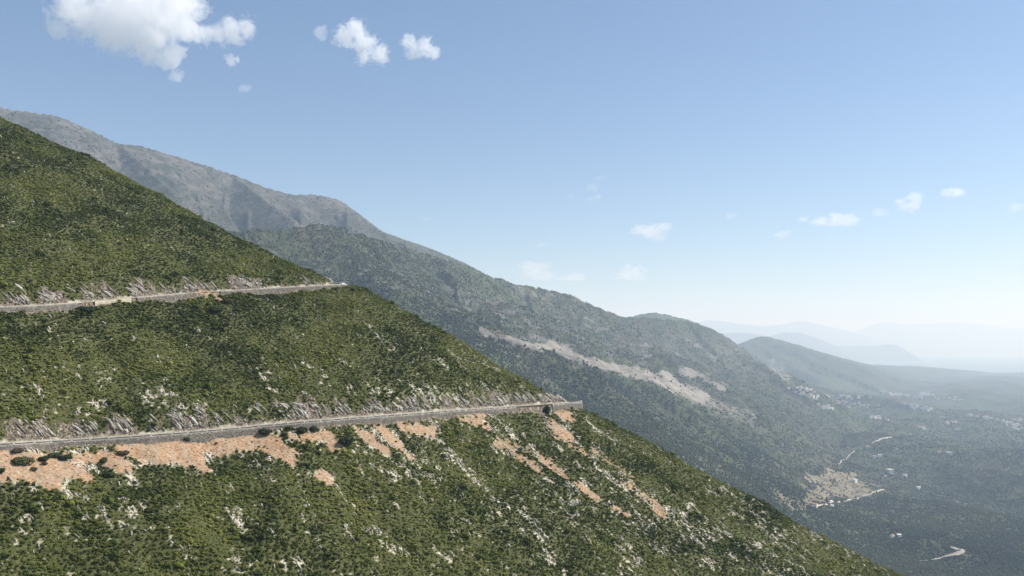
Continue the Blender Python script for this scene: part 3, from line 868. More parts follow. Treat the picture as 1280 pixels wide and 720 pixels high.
R_COAST = polyR([(1040, 458, 13500), (1075, 455, 13700), (1100, 456, 14000), (1125, 457.5, 14200), (1140, 457, 14500), (1170, 459.5, 15000), (1205, 462.5, 15500), (1218, 463, 15500), (1240, 466, 15500), (1270, 465.5, 15500), (1290, 465, 15500), (1340, 466, 15500), (1500, 470, 16000)])
R_KNOLL = polyR([(1100, 520, 5200), (1150, 540, 4900), (1200, 575, 4400)])
SEA_Z = -600.0
FLOOR = -560.0

def ridge_h(x, y, R, k, k2, D, amp=0.0, lam=220.0, seed=0.0):
    q, s = R
    dmin = np.full(x.shape, 1e9, np.float32); am = np.zeros(x.shape, np.float32); zm = np.zeros(x.shape, np.float32)
    for i in range(len(q) - 1):
        ax, ay, az_ = q[i]; bx, by, bz = q[i + 1]
        ex, ey = bx - ax, by - ay
        t = np.clip(((x - ax) * ex + (y - ay) * ey) / (ex * ex + ey * ey), 0, 1)
        d = np.hypot(x - ax - ex * t, y - ay - ey * t)
        m = d < dmin
        dmin[m] = d[m]; am[m] = (s[i] + (s[i + 1] - s[i]) * t)[m]; zm[m] = (az_ + (bz - az_) * t)[m]
    h = zm - k * dmin - k2 * D * (1 - np.exp(-dmin / D))
    if amp:
        g = ridged(am / lam, dmin / (lam * 3.2) + 5, 4, 0.5, seed)
        h = h + amp * (g - 0.4) * sstep(0, lam * 1.1, dmin) * (1 - 0.8 * sstep(800, 1300, dmin))
    return h

def big_all(x, y):
    """height and index of the landform that makes it"""
    sh = x.shape; x = x.ravel(); y = y.ravel()
    wx = x + 45 * fbm(x / 420, y / 420, 3, 0.5, 60) * sstep(1200, 3000, y); wy = y
    hs = []
    hs.append(('valley', FLOOR + 34 * fbm(x / 700, y / 700, 4, 0.5, 33) + 60 * sstep(1500, -200, x - 0.12 * y) * 1.0
               - 130 * sstep(14500, 17500, y) + 60 * (ridged(x / 1100, y / 1900, 3, 0.5, 3) - 0.2) * sstep(1800, 3500, y) * sstep(15000, 12000, y)))
    m = np.full(x.shape, -1e9)
    for R, k, k2, D, amp, lam, sd in ((R_MAIN, .50, .62, 190, 72, 520, 1), (R_SPUR1, .6, .35, 120, 10, 200, 4), (R_SPUR2, .55, .35, 150, 14, 220, 5), (R_SPUR3, .8, .4, 120, 22, 170, 6), (R_SPUR4, .8, .4, 120, 22, 170, 9)):
        m = np.maximum(m, ridge_h(wx if R is not R_MAIN else x, y, R, k, k2, D, amp, lam, sd))
    hs.append(('mountain', m))
    m = np.full(x.shape, -1e9)
    for R, k, k2, D, amp, lam, sd in ((R_HIGH, .62, .25, 250, 80, 330, 11), (R_HIGH2, .8, .2, 200, 40, 190, 12), (R_HIGH3, .8, .2, 200, 40, 190, 13)):
        m = np.maximum(m, ridge_h(x, y, R, k, k2, D, amp, lam, sd))
    hs.append(('bare_mountain', m))
    hs.append(('peak', ridge_h(x, y, R_PEAK, .55, .2, 200, 30, 260, 21)))
    hs.append(('hazy_ridge', ridge_h(x, y, R_RIDGE, .36, .12, 400, 45, 420, 22)))
    hs.append(('coastal_hills', ridge_h(x, y, R_COAST, .16, .05, 500, 28, 600, 23)))
    hs.append(('low_hill', ridge_h(x, y, R_KNOLL, .3, .1, 300, 12, 200, 24)))
    A = np.stack([h for _, h in hs]); idx = np.argmax(A, 0)
    K = 22.0
    mx = A.max(0); z = mx + K * np.log(np.exp((A - mx) / K).sum(0)) 
    # keep ridge crests at their true height: remove the lift of the soft maximum away from seams
    fine = 8.0 * fbm(x / 85, y / 85, 4, 0.55, 90) + 1.6 * fbm(x / 17, y / 17, 3, 0.6, 95)
    fine = fine * np.where(idx == 0, 0.45, np.where(idx == 2, 0.4, 1.0))
    return (z + fine).reshape(sh), idx.reshape(sh), [n for n, _ in hs]

def big_z(x, y): return big_all(np.atleast_1d(x), np.atleast_1d(y))[0]

uu = np.r_[np.arange(-700, -60, 16), np.arange(-60, 1360, 2.0), np.arange(1360, 2100, 16)]
yy = np.geomspace(560, 18500, 900)
UU, YY = np.meshgrid(uu, yy); XX = (UU - 640) / F * YY
ZZ, IDX, LNAMES = big_all(XX, YY)
# sink the country under the near spur
dn = np.maximum(0, 1 - (YY - 560) / 700.0)
ZZ = ZZ - 200 * dn * sstep(300, -200, XX)
BU, BV = proj(XX, YY, ZZ)

SCREE = [(598, 414, 640, 424, 4, .9), (630, 422, 662, 432, 4.5, 1), (668, 432, 700, 437, 5, 1), (690, 430, 712, 442, 6, 1), (712, 442, 760, 458, 6, 1), (755, 456, 800, 468, 6.5, 1), (795, 465, 850, 485, 7, 1), (830, 466, 850, 482, 5, 1),
         (850, 462, 905, 484, 4.5, 1), (845, 485, 880, 498, 9, .95), (870, 500, 940, 522, 9, .55), (600, 430, 660, 445, 5, .35), (870, 430, 895, 448, 3, .6), (965, 455, 985, 473, 7, .6), (720, 372, 770, 388, 6, .35), (905, 520, 960, 540, 8, .3),
         (800, 560, 900, 590, 6, .25), (640, 360, 690, 372, 5, .4), (905, 420, 925, 440, 3, .4)]
CLIFF = [(560, 365, 640, 400, 18, .8), (640, 400, 720, 430, 18, .8), (720, 405, 800, 450, 18, .7), (840, 430, 960, 460, 16, .5), (420, 330, 560, 370, 16, .5), (650, 380, 720, 400, 16, .5)]
DIRT = [(1010, 600, 1060, 596, 9, 1), (1015, 618, 1080, 612, 11, 1), (1060, 604, 1088, 610, 6, 1), (1000, 632, 1030, 622, 6, .8), (1030, 595, 1040, 600, 8, .8), (965, 618, 1010, 634, 6, .7), (1090, 470, 1250, 520, 12, .15), (1090, 640, 1150, 655, 10, .3),
        (1080, 630, 1170, 640, 9, .2), (990, 570, 1040, 580, 9, .25)]
wu = 5 * fbm(XX / 90, YY / 90, 3, .6, 3); wv = 3.5 * fbm(XX / 90, YY / 90, 3, .6, 43)
ft = (YY < 9500)
scree = capsules(BU + wu * 1.1, BV + wv * .9, [(a_, b_2, c_2, d_2, w_ * .88, m_ * .95) for a_, b_2, c_2, d_2, w_, m_ in SCREE]) * ft * (YY > 1500)
cliff = capsules(BU + 2 * wu, BV + 2 * wv, CLIFF) * ft
dirt = capsules(BU + 2.2 * wu, BV + 1.6 * wv, [(a_, b_2, c_2, d_2, w_ * .8, m_ * .9) for a_, b_2, c_2, d_2, w_, m_ in DIRT]) * ft
hi = (IDX == 2) * 1.0
gz, gx_ = np.gradient(ZZ)
veg = sstep(0.1, 0.5, fbm(XX / 260, YY / 260, 4, .6, 15) + 0.2)
bigveg = fbm(XX / 600, YY / 600, 4, 0.55, 66)

t = NT('far_land'); p = t.pos()
nA = t.noise(p, 0.035, 6, 0.72); nB = t.noise(p, 0.006, 5, 0.62); nC = t.noise(t.scaled(p, (1, 1, 2.0)), 0.014, 5, 0.7)
forest = t.ramp(nA, [(0.38, (0.010, 0.016, 0.006)), (0.5, (0.032, 0.044, 0.015)), (0.64, (0.080, 0.088, 0.038))])
dry = t.ramp(nA, [(0.36, (0.030, 0.028, 0.018)), (0.5, (0.065, 0.057, 0.038)), (0.66, (0.15, 0.13, 0.095))])
c = t.mix(t.math('MULTIPLY', t.step(nB, 0.46, 0.64), 0.62), forest, dry)
nD = t.noise(p, 0.0016, 4, 0.6)
c = t.mix(t.math('MULTIPLY', t.step(nD, 0.48, 0.62), 0.5), c, t.mix(nA, (0.032, 0.05, 0.016), (0.095, 0.115, 0.042)))
rock = t.ramp(nC, [(0.36, (0.022, 0.025, 0.02)), (0.5, (0.06, 0.062, 0.055)), (0.66, (0.19, 0.185, 0.17))])  # dark cliff rock; its darkest tones also paint in the cliff band's shadows
c = t.mix(t.math('MULTIPLY', t.attr('cliff'), t.step(nC, 0.42, 0.6)), c, rock)
hr = t.ramp(nC, [(0.36, (0.040, 0.045, 0.032)), (0.5, (0.088, 0.083, 0.070)), (0.68, (0.155, 0.140, 0.120))])
hrv = t.mix(t.step(t.math('ADD', nA, t.math('MULTIPLY', nB, 0.7)), 0.86, 0.92), hr, (0.035, 0.043, 0.024))
c = t.mix(t.attr('high'), c, hrv)
sc_ = t.ramp(nA, [(0.3, (0.16, 0.145, 0.125)), (0.7, (0.34, 0.315, 0.28))])
c = t.mix(t.math('MULTIPLY', t.attr('scree'), t.step(t.math('ADD', nA, t.math('MULTIPLY', t.attr('scree'), 0.35)), 0.55, 0.72)), c, sc_)
dt = t.ramp(nA, [(0.35, (0.09, 0.08, 0.05)), (0.5, (0.19, 0.16, 0.105)), (0.7, (0.31, 0.265, 0.185))])
c = t.mix(t.math('MULTIPLY', t.attr('dirt'), t.step(t.math('ADD', nA, t.math('MULTIPLY', t.attr('dirt'), 0.3)), 0.5, 0.7)), c, dt)
t.bump(nA, 0.7, 12.0)
M_LAND = t.col(c)

hiA = hi * sstep(-150, 120, ZZ - (560 + 170 * fbm(XX / 500, YY / 500, 3, .5, 5)))
attrs_all = {'scree': scree, 'cliff': np.clip(cliff + 0.35 * (IDX == 1) * sstep(0.0, 0.6, fbm(XX / 300, YY / 300, 3, .5, 31)), 0, 1), 'dirt': dirt, 'high': hiA}
faces = grid_faces(*XX.shape)
VV = np.stack([XX.ravel(), YY.ravel(), ZZ.ravel()], 1)
fid = IDX.ravel()[faces[:, 0]]
for k, nm in enumerate(LNAMES):
    ff = faces[fid == k]
    if not len(ff): continue
    used, inv = np.unique(ff.ravel(), return_inverse=True)
    o = mesh_np(nm, VV[used], inv.reshape(-1, 4), M_LAND, attrs={a: b.ravel()[used] for a, b in attrs_all.items()}, smooth=True)
    tag(o, kind='structure')

# sea
sx = np.linspace(-70000, 70000, 60); sy = np.linspace(9000, 75000, 60)
gxx, gyy = np.meshgrid(sx, sy)
t = NT('sea_water', 0.32, 0.5); p = t.pos(); n = t.noise(p, 0.002, 4)
M_SEA = t.col(t.ramp(n, [(0.3, (0.03, 0.07, 0.11)), (0.7, (0.045, 0.09, 0.13))]))
tag(mesh_np('sea', np.stack([gxx.ravel(), gyy.ravel(), np.full(gxx.size, SEA_Z)], 1), grid_faces(*gxx.shape), M_SEA), kind='structure')
# plain under everything so that no gap opens below the hills
px = np.linspace(-60000, 60000, 40); py = np.linspace(-20000, 14000, 30)
gxx, gyy = np.meshgrid(px, py)
tag(mesh_np('ground', np.stack([gxx.ravel(), gyy.ravel(), np.full(gxx.size, -760.0)], 1), grid_faces(*gxx.shape), M_LAND,
            attrs={k: np.zeros(gxx.size) for k in attrs_all}), kind='structure')

# distant island ranges
def range_mesh(name, pts, k, seed, amp=60):
    R = polyR(pts); q, s = R
    x0, x1 = q[:, 0].min() - 1500, q[:, 0].max() + 1500; y0, y1 = q[:, 1].min() - 2600, q[:, 1].max() + 2600
    gx, gy = np.meshgrid(np.linspace(x0, x1, 240), np.linspace(y0, y1, 90))
    z = ridge_h(gx.ravel(), gy.ravel(), R, k, 0.1, 500, amp, 900, seed).reshape(gx.shape)
    z = np.maximum(z, SEA_Z - 25)
    o = mesh_np(name, np.stack([gx.ravel(), gy.ravel(), z.ravel()], 1), grid_faces(*gx.shape), M_LAND, attrs={k_: np.zeros(gx.size) for k_ in attrs_all}, smooth=True)
    return tag(o, kind='structure')
range_mesh('peninsula', [(860, 430, 25000), (895, 418, 26000), (920, 415.5, 26500), (945, 417, 27000), (962, 420, 27000), (980, 415, 27500), (1000, 416, 28000), (1018, 421, 28500), (1035, 428, 29000), (1050, 433, 29000), (1075, 432, 29500), (1100, 431.5, 30000), (1112, 430, 30000), (1122, 431, 30200), (1126, 436, 30200), (1135, 450, 30200)], .42, 51, 40)
range_mesh('far_range', [(820, 420, 39000), (870, 403, 40000), (885, 399, 40000), (900, 401, 40500), (930, 405, 41000), (955, 408, 41000), (980, 405, 42000), (998, 401, 42000), (1010, 402, 42000), (1035, 408, 42500), (1060, 413, 43000), (1072, 417, 43500), (1100, 424, 44000), (1130, 436, 44000)], .42, 52, 60)
range_mesh('farthest_range', [(1050, 422, 50000), (1075, 412, 50500), (1092, 405, 51000), (1110, 402, 51000), (1135, 406, 51500), (1165, 404, 52000), (1200, 402, 52000), (1235, 406, 52500), (1262, 410, 53000), (1300, 411, 53000), (1360, 418, 53000), (1420, 425, 54000)], .42, 53, 60)

# haze: one closed box of even air
t = bpy.data.materials.new('haze_air'); t.use_nodes = True; nt = t.node_tree; nt.nodes.clear()
pv = nt.nodes.new('ShaderNodeVolumePrincipled'); om = nt.nodes.new('ShaderNodeOutputMaterial')
pv.inputs['Density'].default_value = HAZE_SIGMA; pv.inputs['Color'].default_value = (*HAZE_COL, 1); pv.inputs['Anisotropy'].default_value = 0.2; pv.inputs['Absorption Color'].default_value = (1, 1, 1, 1)
nt.links.new(pv.outputs[0], om.inputs['Volume'])
hz = MB(); hz.box((0, 28500, (1290 - 765) / 2.0), (146000, 99000, 1290 + 765))
ho = hz.build('haze', t); tag(ho, kind='stuff', label='thin pale blue summer haze filling the valley air', cat='haze')

# ------------------------------------------------------------------ forest
rng = np.random.default_rng(55)
NTR = 260000
fu = rng.uniform(-20, 1310, NTR)
yl, yh = 1400.0, 6500.0
fy = 1 / (rng.uniform(1 / yh, 1 / yl, NTR) * 0.75 + rng.uniform(0, 1, NTR) ** 2 * 0.25 / yl)
fy = np.clip(fy, yl, yh)
fx = (fu - 640) / F * fy
# heights by bilinear look-up in the terrain grid
ci_ = np.interp(fu, uu, np.arange(len(uu))); ri_ = np.interp(fy, yy, np.arange(len(yy)))
def look(A):
    c0 = np.clip(ci_.astype(int), 0, len(uu) - 2); r0 = np.clip(ri_.astype(int), 0, len(yy) - 2)
    fc = ci_ - c0; fr = ri_ - r0
    return (A[r0, c0] * (1 - fc) + A[r0, c0 + 1] * fc) * (1 - fr) + (A[r0 + 1, c0] * (1 - fc) + A[r0 + 1, c0 + 1] * fc) * fr
fz = look(ZZ); fs_ = look(scree); fd_ = look(dirt); fc_ = look(attrs_all['cliff']); fh_ = look(hiA)
_, pv_ = proj(fx, fy, fz)
sil = np.interp(fu, [c[0] for c in CREST], [c[1] for c in CREST])
clump = fbm(fx / 130, fy / 130, 3, 0.6, 80)
pr = (0.75 + 0.5 * clump) * (1 - 0.93 * np.clip(fs_ * 1.2, 0, 1)) * (1 - 0.86 * np.clip(fd_ * 1.3, 0, 1)) * (1 - 0.45 * fc_) * (1 - 0.82 * fh_)
k = (rng.uniform(size=NTR) < pr) & (pv_ < sil + 25) & (pv_ > 0)
fx, fy, fz, clump = fx[k], fy[k], fz[k], clump[k]
r_ = (2.3 + 1.5 * rng.uniform(size=len(fx)) ** 1.5) * (1 + 0.35 * np.clip((fy - 3000) / 3000, 0, 1)) * (1 + 0.4 * np.clip(clump, 0, 1))
tn = 0.42 + 0.5 * fbm(fx / 350, fy / 350, 3, .5, 81) + rng.normal(size=len(fx)) * 0.17 + 0.22 * sstep(-380, -520, fz)
fo = scatter('forest', np.stack([fx, fy, fz - 0.4], 1), np.stack([r_, r_, r_ * rng.uniform(.8, 1.3, len(fx))], 1),
             np.stack([0 * fx, 0 * fx, rng.uniform(0, 6.28, len(fx))], 1), np.clip(tn, 0, 1), rng.integers(0, 5, len(fx)), tree_protos)
tag(fo, 'dark scattered woodland covering the mountain flank and the valley floor', 'forest', kind='stuff')
print('trees', len(fx))

# ------------------------------------------------------------------ tracks in the valley
def big_hit(u, v, y0=1300, y1=18000):
    Yr = np.geomspace(y0, y1, 3500)
    cu = np.interp(u, uu, np.arange(len(uu))); rr = np.interp(Yr, yy, np.arange(len(yy)))
    c0 = int(cu); fc = cu - c0; r0 = np.clip(rr.astype(int), 0, len(yy) - 2); fr = rr - r0
    zt = (ZZ[r0, c0] * (1 - fc) + ZZ[r0, c0 + 1] * fc) * (1 - fr) + (ZZ[r0 + 1, c0] * (1 - fc) + ZZ[r0 + 1, c0 + 1] * fc) * fr
    zr = (HOR - v) / F * Yr
    b = zr <= zt; i = int(np.argmax(b))
    if not b[i]: return None
    return np.array([(u - 640) / F * Yr[i], Yr[i], zt[i]])
M_TRACK = simple('pale_gravel_track', (0.40, 0.36, 0.30), 0.2, 0.08)
def track(pts, w, label):
    """pts: (u, v, width factor)"""
    W = np.array([big_hit(a, b) for a, b, _ in pts]); wf = np.array([c_ for _, _, c_ in pts])
    seg = np.r_[0, np.cumsum(np.linalg.norm(np.diff(W[:, :2], axis=0), axis=1))]
    s = np.arange(0, seg[-1], 8.0); x = np.interp(s, seg, W[:, 0]); y = np.interp(s, seg, W[:, 1]); f_ = np.interp(s, seg, wf)
    tx, ty = np.gradient(x), np.gradient(y); l = np.hypot(tx, ty); nx, ny = -ty / l, tx / l
    rows = []
    cu_ = np.array([0])
    for kx in (-1, -.5, 0, .5, 1):
        w_ = w * 0.72; a = x + nx * w_ * f_ * kx * (1 + .25 * fbm(s / 30, s * 0 + kx, 2)); b = y + ny * w_ * f_ * kx
        rows.append(np.stack([a, b, zlook(a, b) + 3.2], 1))
    o = mesh_np('dirt_track', np.concatenate(rows), grid_faces(5, len(s)), M_TRACK)
    return tag(o, kind='structure', label=label)
def zlook(x, y):
    u = 640 + F * x / y
    cu = np.interp(u, uu, np.arange(len(uu))); rr = np.interp(y, yy, np.arange(len(yy)))
    c0 = np.clip(cu.astype(int), 0, len(uu) - 2); fc = cu - c0; r0 = np.clip(rr.astype(int), 0, len(yy) - 2); fr = rr - r0
    return (ZZ[r0, c0] * (1 - fc) + ZZ[r0, c0 + 1] * fc) * (1 - fr) + (ZZ[r0 + 1, c0] * (1 - fc) + ZZ[r0 + 1, c0 + 1] * fc) * fr
track([(1145, 703, .6), (1160, 702, .9), (1180, 697.5, 1), (1190, 695, 1.3), (1196, 694, 2.4), (1201, 692, 2.6), (1203, 690, 2.4), (1196, 687, 1.6), (1187, 685, .7)], 4.6, 'pale gravel hairpin track at the bottom right of the valley')
track([(1015, 634, .8), (1030, 632, 1), (1055, 628, 1.2), (1072, 624, 1), (1088, 619, 1), (1100, 614, 1), (1105, 613, 1.3)], 5.5, 'pale track along the lower edge of the terraced clearing')
track([(1105, 613, 1.2), (1095, 609, .7), (1083, 605, .7), (1070, 603, 1.0)], 4.0, 'thin track along the upper edge of the terraced clearing')
track([(1048, 581, .5), (1055, 575, .7), (1061, 570, 1), (1066, 566, 1), (1070, 563, .5)], 5, 'short pale road piece above the clearing')
track([(1090, 555, .8), (1096, 552, 1.4), (1102, 549, .7), (1110, 548, 1.3), (1118, 548, .6)], 9, 'pale road piece beside the white houses')

# ------------------------------------------------------------------ houses
M_HW = [simple('house_wall_white', (0.74, 0.72, 0.68), 0.08, 0.3), simple('house_wall_cream', (0.58, 0.53, 0.45), 0.1, 0.3)]
M_ROOF = [simple('roof_tile', (0.36, 0.20, 0.13), 0.2, 0.4), simple('roof_pale', (0.55, 0.53, 0.5), 0.1, 0.4), simple('roof_faded', (0.42, 0.31, 0.25), 0.2, 0.4)]
M_PANE = simple('dark_pane', (0.04, 0.045, 0.05), 0.1, 1, 0.2, 0.5)
def house_mesh(w, d, h, flat, wall, roof, floors):
    mb = MB()
    mb.box((0, 0, h / 2 - 1.5), (w, d, h + 3), m=0)
    if flat:
        mb.box((0, 0, h + .2), (w + .5, d + .5, .4), m=1)
    else:
        r = 0.28 * d
        vs = [(-w / 2 - .4, -d / 2 - .5, h), (w / 2 + .4, -d / 2 - .5, h), (w / 2 + .4, d / 2 + .5, h), (-w / 2 - .4, d / 2 + .5, h), (-w / 2 + d * .25, 0, h + r), (w / 2 - d * .25, 0, h + r)]
        mb.add(vs, [(0, 1, 5, 4), (2, 3, 4, 5), (1, 2, 5), (3, 0, 4), (3, 2, 1, 0)], 1)
        mb.box((w * .2, d * .12, h + r * .9), (.7, .7, 1.4), m=0)
    for f in range(floors):
        for k in range(3):
            x = (k - 1) * w * .3
            for s in (-1, 1):
                mb.box((x, s * (d / 2 + .03), f * 3 + 1.7), (1.1, .12, 1.3), m=2)
    return mb.build('house', [wall, roof, M_PANE], link=False).data
HM = [house_mesh(13, 9, 6, False, M_HW[0], M_ROOF[0], 2), house_mesh(11, 9, 3.4, False, M_HW[0], M_ROOF[2], 1), house_mesh(14, 11, 9, True, M_HW[0], M_ROOF[1], 3),
      house_mesh(16, 10, 6.2, True, M_HW[0], M_ROOF[1], 2), house_mesh(12, 10, 6, False, M_HW[1], M_ROOF[0], 2)]
HL = {}
def house(u, v, label, group, s=1.0, m=None, rz=None, grp=None):
    h = big_hit(u, v)
    if h is None: return
    o = bpy.data.objects.new('house', HM[m if m is not None else random.choice([0, 1, 2, 3, 3, 2, 4])]); C.objects.link(o)
    o.location = (h[0], h[1], h[2] + 0.3); o.rotation_euler = (0, 0, rz if rz is not None else random.uniform(0, 3.14)); o.scale = (s, s, s)
    tag(o, label, 'house', group)
    if grp: HL.setdefault(grp, []).append((640 + F * h[0] / h[1], o))
KIND = ['tiled roof house', 'low faded roof house', 'tall flat roofed block', 'wide flat roofed house', 'cream tiled roof house']
def cluster(n, blobs, group, s):
    rr = random.Random(len(group) + n)
    tot = sum(b[4] for b in blobs)
    for (u1, v1, u2, v2, wt, sp, where) in blobs:
        for i in range(int(round(n * wt / tot))):
            t_ = rr.random(); u = u1 + (u2 - u1) * t_ + rr.gauss(0, sp * 1.5); v = v1 + (v2 - v1) * t_ + rr.gauss(0, sp * .6)
            m = rr.choice([0, 1, 2, 3, 3, 2, 4])
            house(u, v, KIND[m] + ' ' + where, group + ', ' + where, s * rr.uniform(.75, 1.35), m, grp=(KIND[m], where))
cluster(120, [(988, 484, 1015, 490, 3, 2.5, 'at the upper left end of the hillside village'), (998, 492, 1020, 497, 3, 2, 'below the upper left end of the hillside village'), (1015, 500, 1035, 512, 1, 3, 'on the lower left slope of the hillside village'),
        (1028, 495, 1088, 498, 4, 2, 'in the top row of the hillside village'), (1040, 503, 1085, 508, 4, 3, 'in the middle of the hillside village'), (1025, 510, 1045, 512, 2, 1.2, 'at the bottom of the hillside village'),
        (1085, 520, 1108, 526, 2, 3, 'below the right end of the hillside village')], 'houses of the hillside village', 1.15)
cluster(90, [(1098, 490, 1112, 491, 2, 1.5, 'at the left end of the far valley village'), (1112, 493, 1150, 498, 5, 1.6, 'in the middle of the far village'), (1150, 491, 1200, 500, 4, 2.5, 'in the right half of the far valley village'),
        (1130, 505, 1165, 514, 3, 2, 'in front of the far valley village'), (1140, 474, 1160, 476, 1, 1.5, 'on the hazy hill above the far village')], 'houses of the far valley village', 1.5)
cluster(46, [(1210, 519, 1240, 524, 3, 1, 'in the thin row before the edge village'), (1245, 526, 1280, 536, 5, 3, 'in the village at the right picture edge'), (1262, 524, 1285, 528, 2, 1.5, 'on top of the right edge village')], 'houses at the right edge', 1.3)
cluster(16, [(1183, 530, 1194, 528, 4, 1, 'in the valley hamlet below the ridge end'), (1175, 521, 1180, 523, 1, 1, 'on the right end of the dark ridge'), (1150, 536, 1158, 535, 3, 1, 'left of the valley hamlet'), (1192, 537, 1196, 539, 1, 1, 'below the valley hamlet')],
        'houses of the small hamlet', 1.2)
ORD = ['leftmost', 'second', 'third', 'fourth', 'fifth', 'sixth', 'seventh', 'eighth', 'ninth', 'tenth', 'eleventh', 'twelfth', 'thirteenth', 'fourteenth', 'fifteenth', 'sixteenth']
for (kd, wh), L_ in HL.items():
    L_.sort(key=lambda e: e[0])
    if len(L_) == 1: continue
    for q_, (_, o_) in enumerate(L_):
        o_['label'] = ('leftmost ' if q_ == 0 else ORD[min(q_, 15)] + ' from left, ') + kd + ' ' + wh
SINGLE = [(1094, 573, 1.3, 'white house right of the thin path above the terraced clearing, lower of two'), (1100, 572, 1.5, 'larger white house just above the terraced clearing on its right'),
          (1085, 560.5, 1.5, 'bright white house left of the pale road piece'), (1076, 562, 1.0, 'small white house left of the bright white house'),
          (1121, 562, .9, 'lone tiny pale house in the woods right of the white houses'), (1112, 592, 2.0, 'wide pale building right above the corner of the clearing'),
          (1106, 597, 1.2, 'small pale building below the wide pale building'), (1068, 603, 1.4, 'whitish house on top of the terraced clearing'),
          (1115, 672, 1.0, 'left of two small white buildings in the woods above the hairpin track'), (1124, 671, 1.0, 'right of two small white buildings in the woods above the hairpin track'),
          (1148, 611, 1.2, 'pale building in the woods right of the clearing'), (1131, 595, 1.1, 'small pale house in the woods right of the wide pale building'),
          (1138, 544, 1.3, 'pale house in the fields above the lone tiny house'), (1174, 566, 1.3, 'left of two faint buildings in the middle of the valley'), (1186, 568, 1.6, 'right of two faint buildings in the middle of the valley'),
          (1018, 633, 1.2, 'pale shed at the lower left corner of the clearing'), (1040, 634, 0.9, 'dark roofed building under the lower edge of the clearing')]
for (u, v, s, lb) in SINGLE: house(u, v, lb, None, s)

# ------------------------------------------------------------------ clouds
def cloud(name, puffs, Y, label, dens, seed, nscale, group=None, thr=0.0, depth=1.0, zs=1.0):
    """puffs: (u, v, r px); every puff is a ball of vapour at distance Y; one volume mesh"""
    bmx = MB()
    pc = []
    for (u, v, r) in puffs:
        x, y, z = P(u, v, Y); pc.append((x, y + random.uniform(-.3, .3) * r / F * Y * depth, z, r / F * Y))
    pc_a = np.array(pc); c0 = pc_a[:, :3].mean(0)
    lo = (pc_a[:, :3] - pc_a[:, 3:4] * 1.5).min(0); hi_ = (pc_a[:, :3] + pc_a[:, 3:4] * 1.5).max(0)
    lo[2] = max(lo[2], 1292.0)
    bmx.box(tuple((lo + hi_) / 2), tuple(hi_ - lo))
    m = bpy.data.materials.new(name + '_vapour'); m.use_nodes = True; nt = m.node_tree; nt.nodes.clear()
    N = nt.nodes.new; L = nt.links.new
    geo_ = N('ShaderNodeNewGeometry'); gm = N('ShaderNodeVectorMath'); gm.operation = 'MULTIPLY'; L(geo_.outputs['Position'], gm.inputs[0]); gm.inputs[1].default_value = (1, 1, zs)
    class geo: outputs = {'Position': gm.outputs[0]}
    def mth(op, a, b=0.0, c=None):
        x = N('ShaderNodeMath'); x.operation = op
        for i, q in enumerate((a, b) if c is None else (a, b, c)):
            if isinstance(q, (int, float)): x.inputs[i].default_value = q
            else: L(q, x.inputs[i])
        return x.outputs[0]
    f = None
    for (x, y, z, r) in pc:
        d = N('ShaderNodeVectorMath'); d.operation = 'DISTANCE'; L(geo.outputs['Position'], d.inputs[0]); d.inputs[1].default_value = (x, y, z * zs)
        g = mth('SUBTRACT', 1.0, mth('DIVIDE', d.outputs['Value'], r))
        f = g if f is None else mth('SMOOTH_MAX', f, g, 0.15)
    n = N('ShaderNodeTexNoise'); n.inputs['Scale'].default_value = nscale; n.inputs['Detail'].default_value = 9; n.inputs['Roughness'].default_value = 0.7; n.inputs['Distortion'].default_value = 0.8
    of = N('ShaderNodeVectorMath'); of.operation = 'ADD'; L(geo.outputs['Position'], of.inputs[0]); of.inputs[1].default_value = (seed * 977, 0, 0)
    L(of.outputs[0], n.inputs['Vector'])
    g = mth('ADD', f, mth('MULTIPLY', mth('SUBTRACT', n.outputs['Fac'], 0.5), 4.2))
    mr = N('ShaderNodeMapRange'); mr.interpolation_type = 'SMOOTHSTEP'; L(g, mr.inputs['Value'])
    mr.inputs['From Min'].default_value = 0.03 + thr; mr.inputs['From Max'].default_value = 0.17 + thr; mr.inputs['To Max'].default_value = dens
    pv = N('ShaderNodeVolumePrincipled'); om = N('ShaderNodeOutputMaterial')
    pv.inputs['Color'].default_value = (0.995, 0.997, 1.0, 1); pv.inputs['Anisotropy'].default_value = 0.4
    L(mr.outputs[0], pv.inputs['Density']); L(pv.outputs[0], om.inputs['Volume'])
    o = bmx.build(name, m)
    tag(o, label, 'cloud', group)
    o['kind'] = 'stuff'
    return o
cloud('cloud', [(95, 12, 24), (75, 38, 13), (110, 25, 26), (140, 20, 34), (175, 10, 38), (215, 8, 34), (150, 48, 20), (185, 60, 20), (208, 68, 17), (222, 66, 12), (235, 38, 16), (255, 45, 14), (275, 44, 14), (292, 38, 16), (306, 34, 14), (200, 35, 28), (160, 35, 25), (130, 50, 12)],
      6000, 'large bright white cumulus cloud at the top left', 0.009, 1, 0.009)
cloud('cloud', [(220, 95, 8), (226, 92, 6)], 6000, 'small white cloud scrap under the large cloud', 0.012, 2, 0.012)
cloud('cloud', [(289, 75, 8)], 6000, 'tiny white cloud scrap under the right end of the large cloud', 0.010, 3, 0.014)
cloud('cloud', [(306, 111, 6), (311, 109, 4)], 6000, 'faint tiny cloud streak well below the right end of the large cloud', 0.005, 4, 0.012)
cloud('cloud', [(400, 40, 8), (403, 46, 6)], 6000, 'tiny wispy cloud left of the two small clouds at the top', 0.006, 5, 0.012)
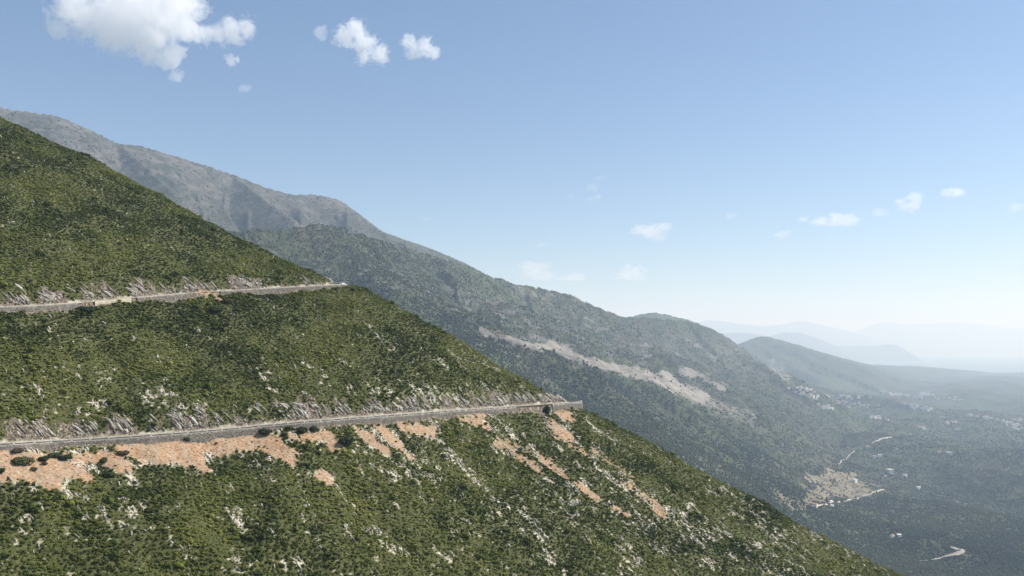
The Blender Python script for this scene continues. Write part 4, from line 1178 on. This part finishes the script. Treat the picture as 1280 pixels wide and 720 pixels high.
cloud('cloud', [(430, 45, 12), (446, 40, 14), (460, 52, 12), (474, 68, 12), (455, 72, 10), (450, 55, 12)], 6000, 'ragged small white cloud, left of the two beside the large cloud', 0.012, 6, 0.016)
cloud('cloud', [(510, 52, 9), (518, 66, 10), (530, 56, 11), (542, 66, 9)], 6000, 'ragged small white cloud, right of the two beside the large cloud', 0.012, 7, 0.017)
low_c = [([(815, 290, 13), (830, 284, 9), (798, 288, 9), (822, 297, 7)], 11000, 'small flat cloud in the middle of the sky above the mid ridge'),
         ([(1135, 258, 10), (1142, 247, 8), (1128, 252, 7)], 10500, 'bright small cloud high on the right'),
         ([(1190, 241, 9), (1199, 240, 7), (1182, 242, 5)], 10500, 'narrow bright cloud strip right of the bright small cloud'),
         ([(1045, 275, 12), (1062, 275, 10), (1025, 277, 9), (1005, 273, 6)], 10800, 'long flat white cloud on the right'),
         ([(740, 235, 6), (748, 246, 6), (738, 248, 5), (712, 245, 4), (750, 222, 5)], 10000, 'group of thin cloud scraps in the middle of the sky'),
         ([(790, 343, 14), (778, 345, 9)], 17500, 'faint white cloud low over the mid ridge'),
         ([(668, 340, 16), (660, 332, 9), (680, 346, 12)], 17500, 'faint large hazy cloud low over the left end of the mid ridge'),
         ([(718, 350, 12), (705, 352, 10)], 17500, 'faint hazy cloud between the two other low clouds'),
         ([(980, 292, 8), (975, 295, 6)], 11500, 'faint cloud scrap under the long flat cloud'),
         ([(1100, 266, 8)], 10800, 'faint cloud scrap left of the bright small cloud'),
         ([(914, 270, 6)], 10500, 'tiny faint cloud between the middle and the right clouds'),
         ([(1268, 260, 8)], 10500, 'faint cloud at the right edge of the picture'),
         ([(676, 307, 5)], 12500, 'tiny faint cloud above the large hazy low cloud'),
         ([(530, 274, 5)], 10500, 'tiny faint cloud right of the bare mountain'),]
for i, (pf, Yc, lb) in enumerate(low_c):
    cloud('cloud', [(a, b, c_ * 1.25) for a, b, c_ in pf], Yc, lb, 0.0034 if i < 4 else 0.0016 * (1.2 if i in (5, 6, 7) else 1), 20 + i, 0.007 if Yc < 12000 else 0.004, zs=1.8)
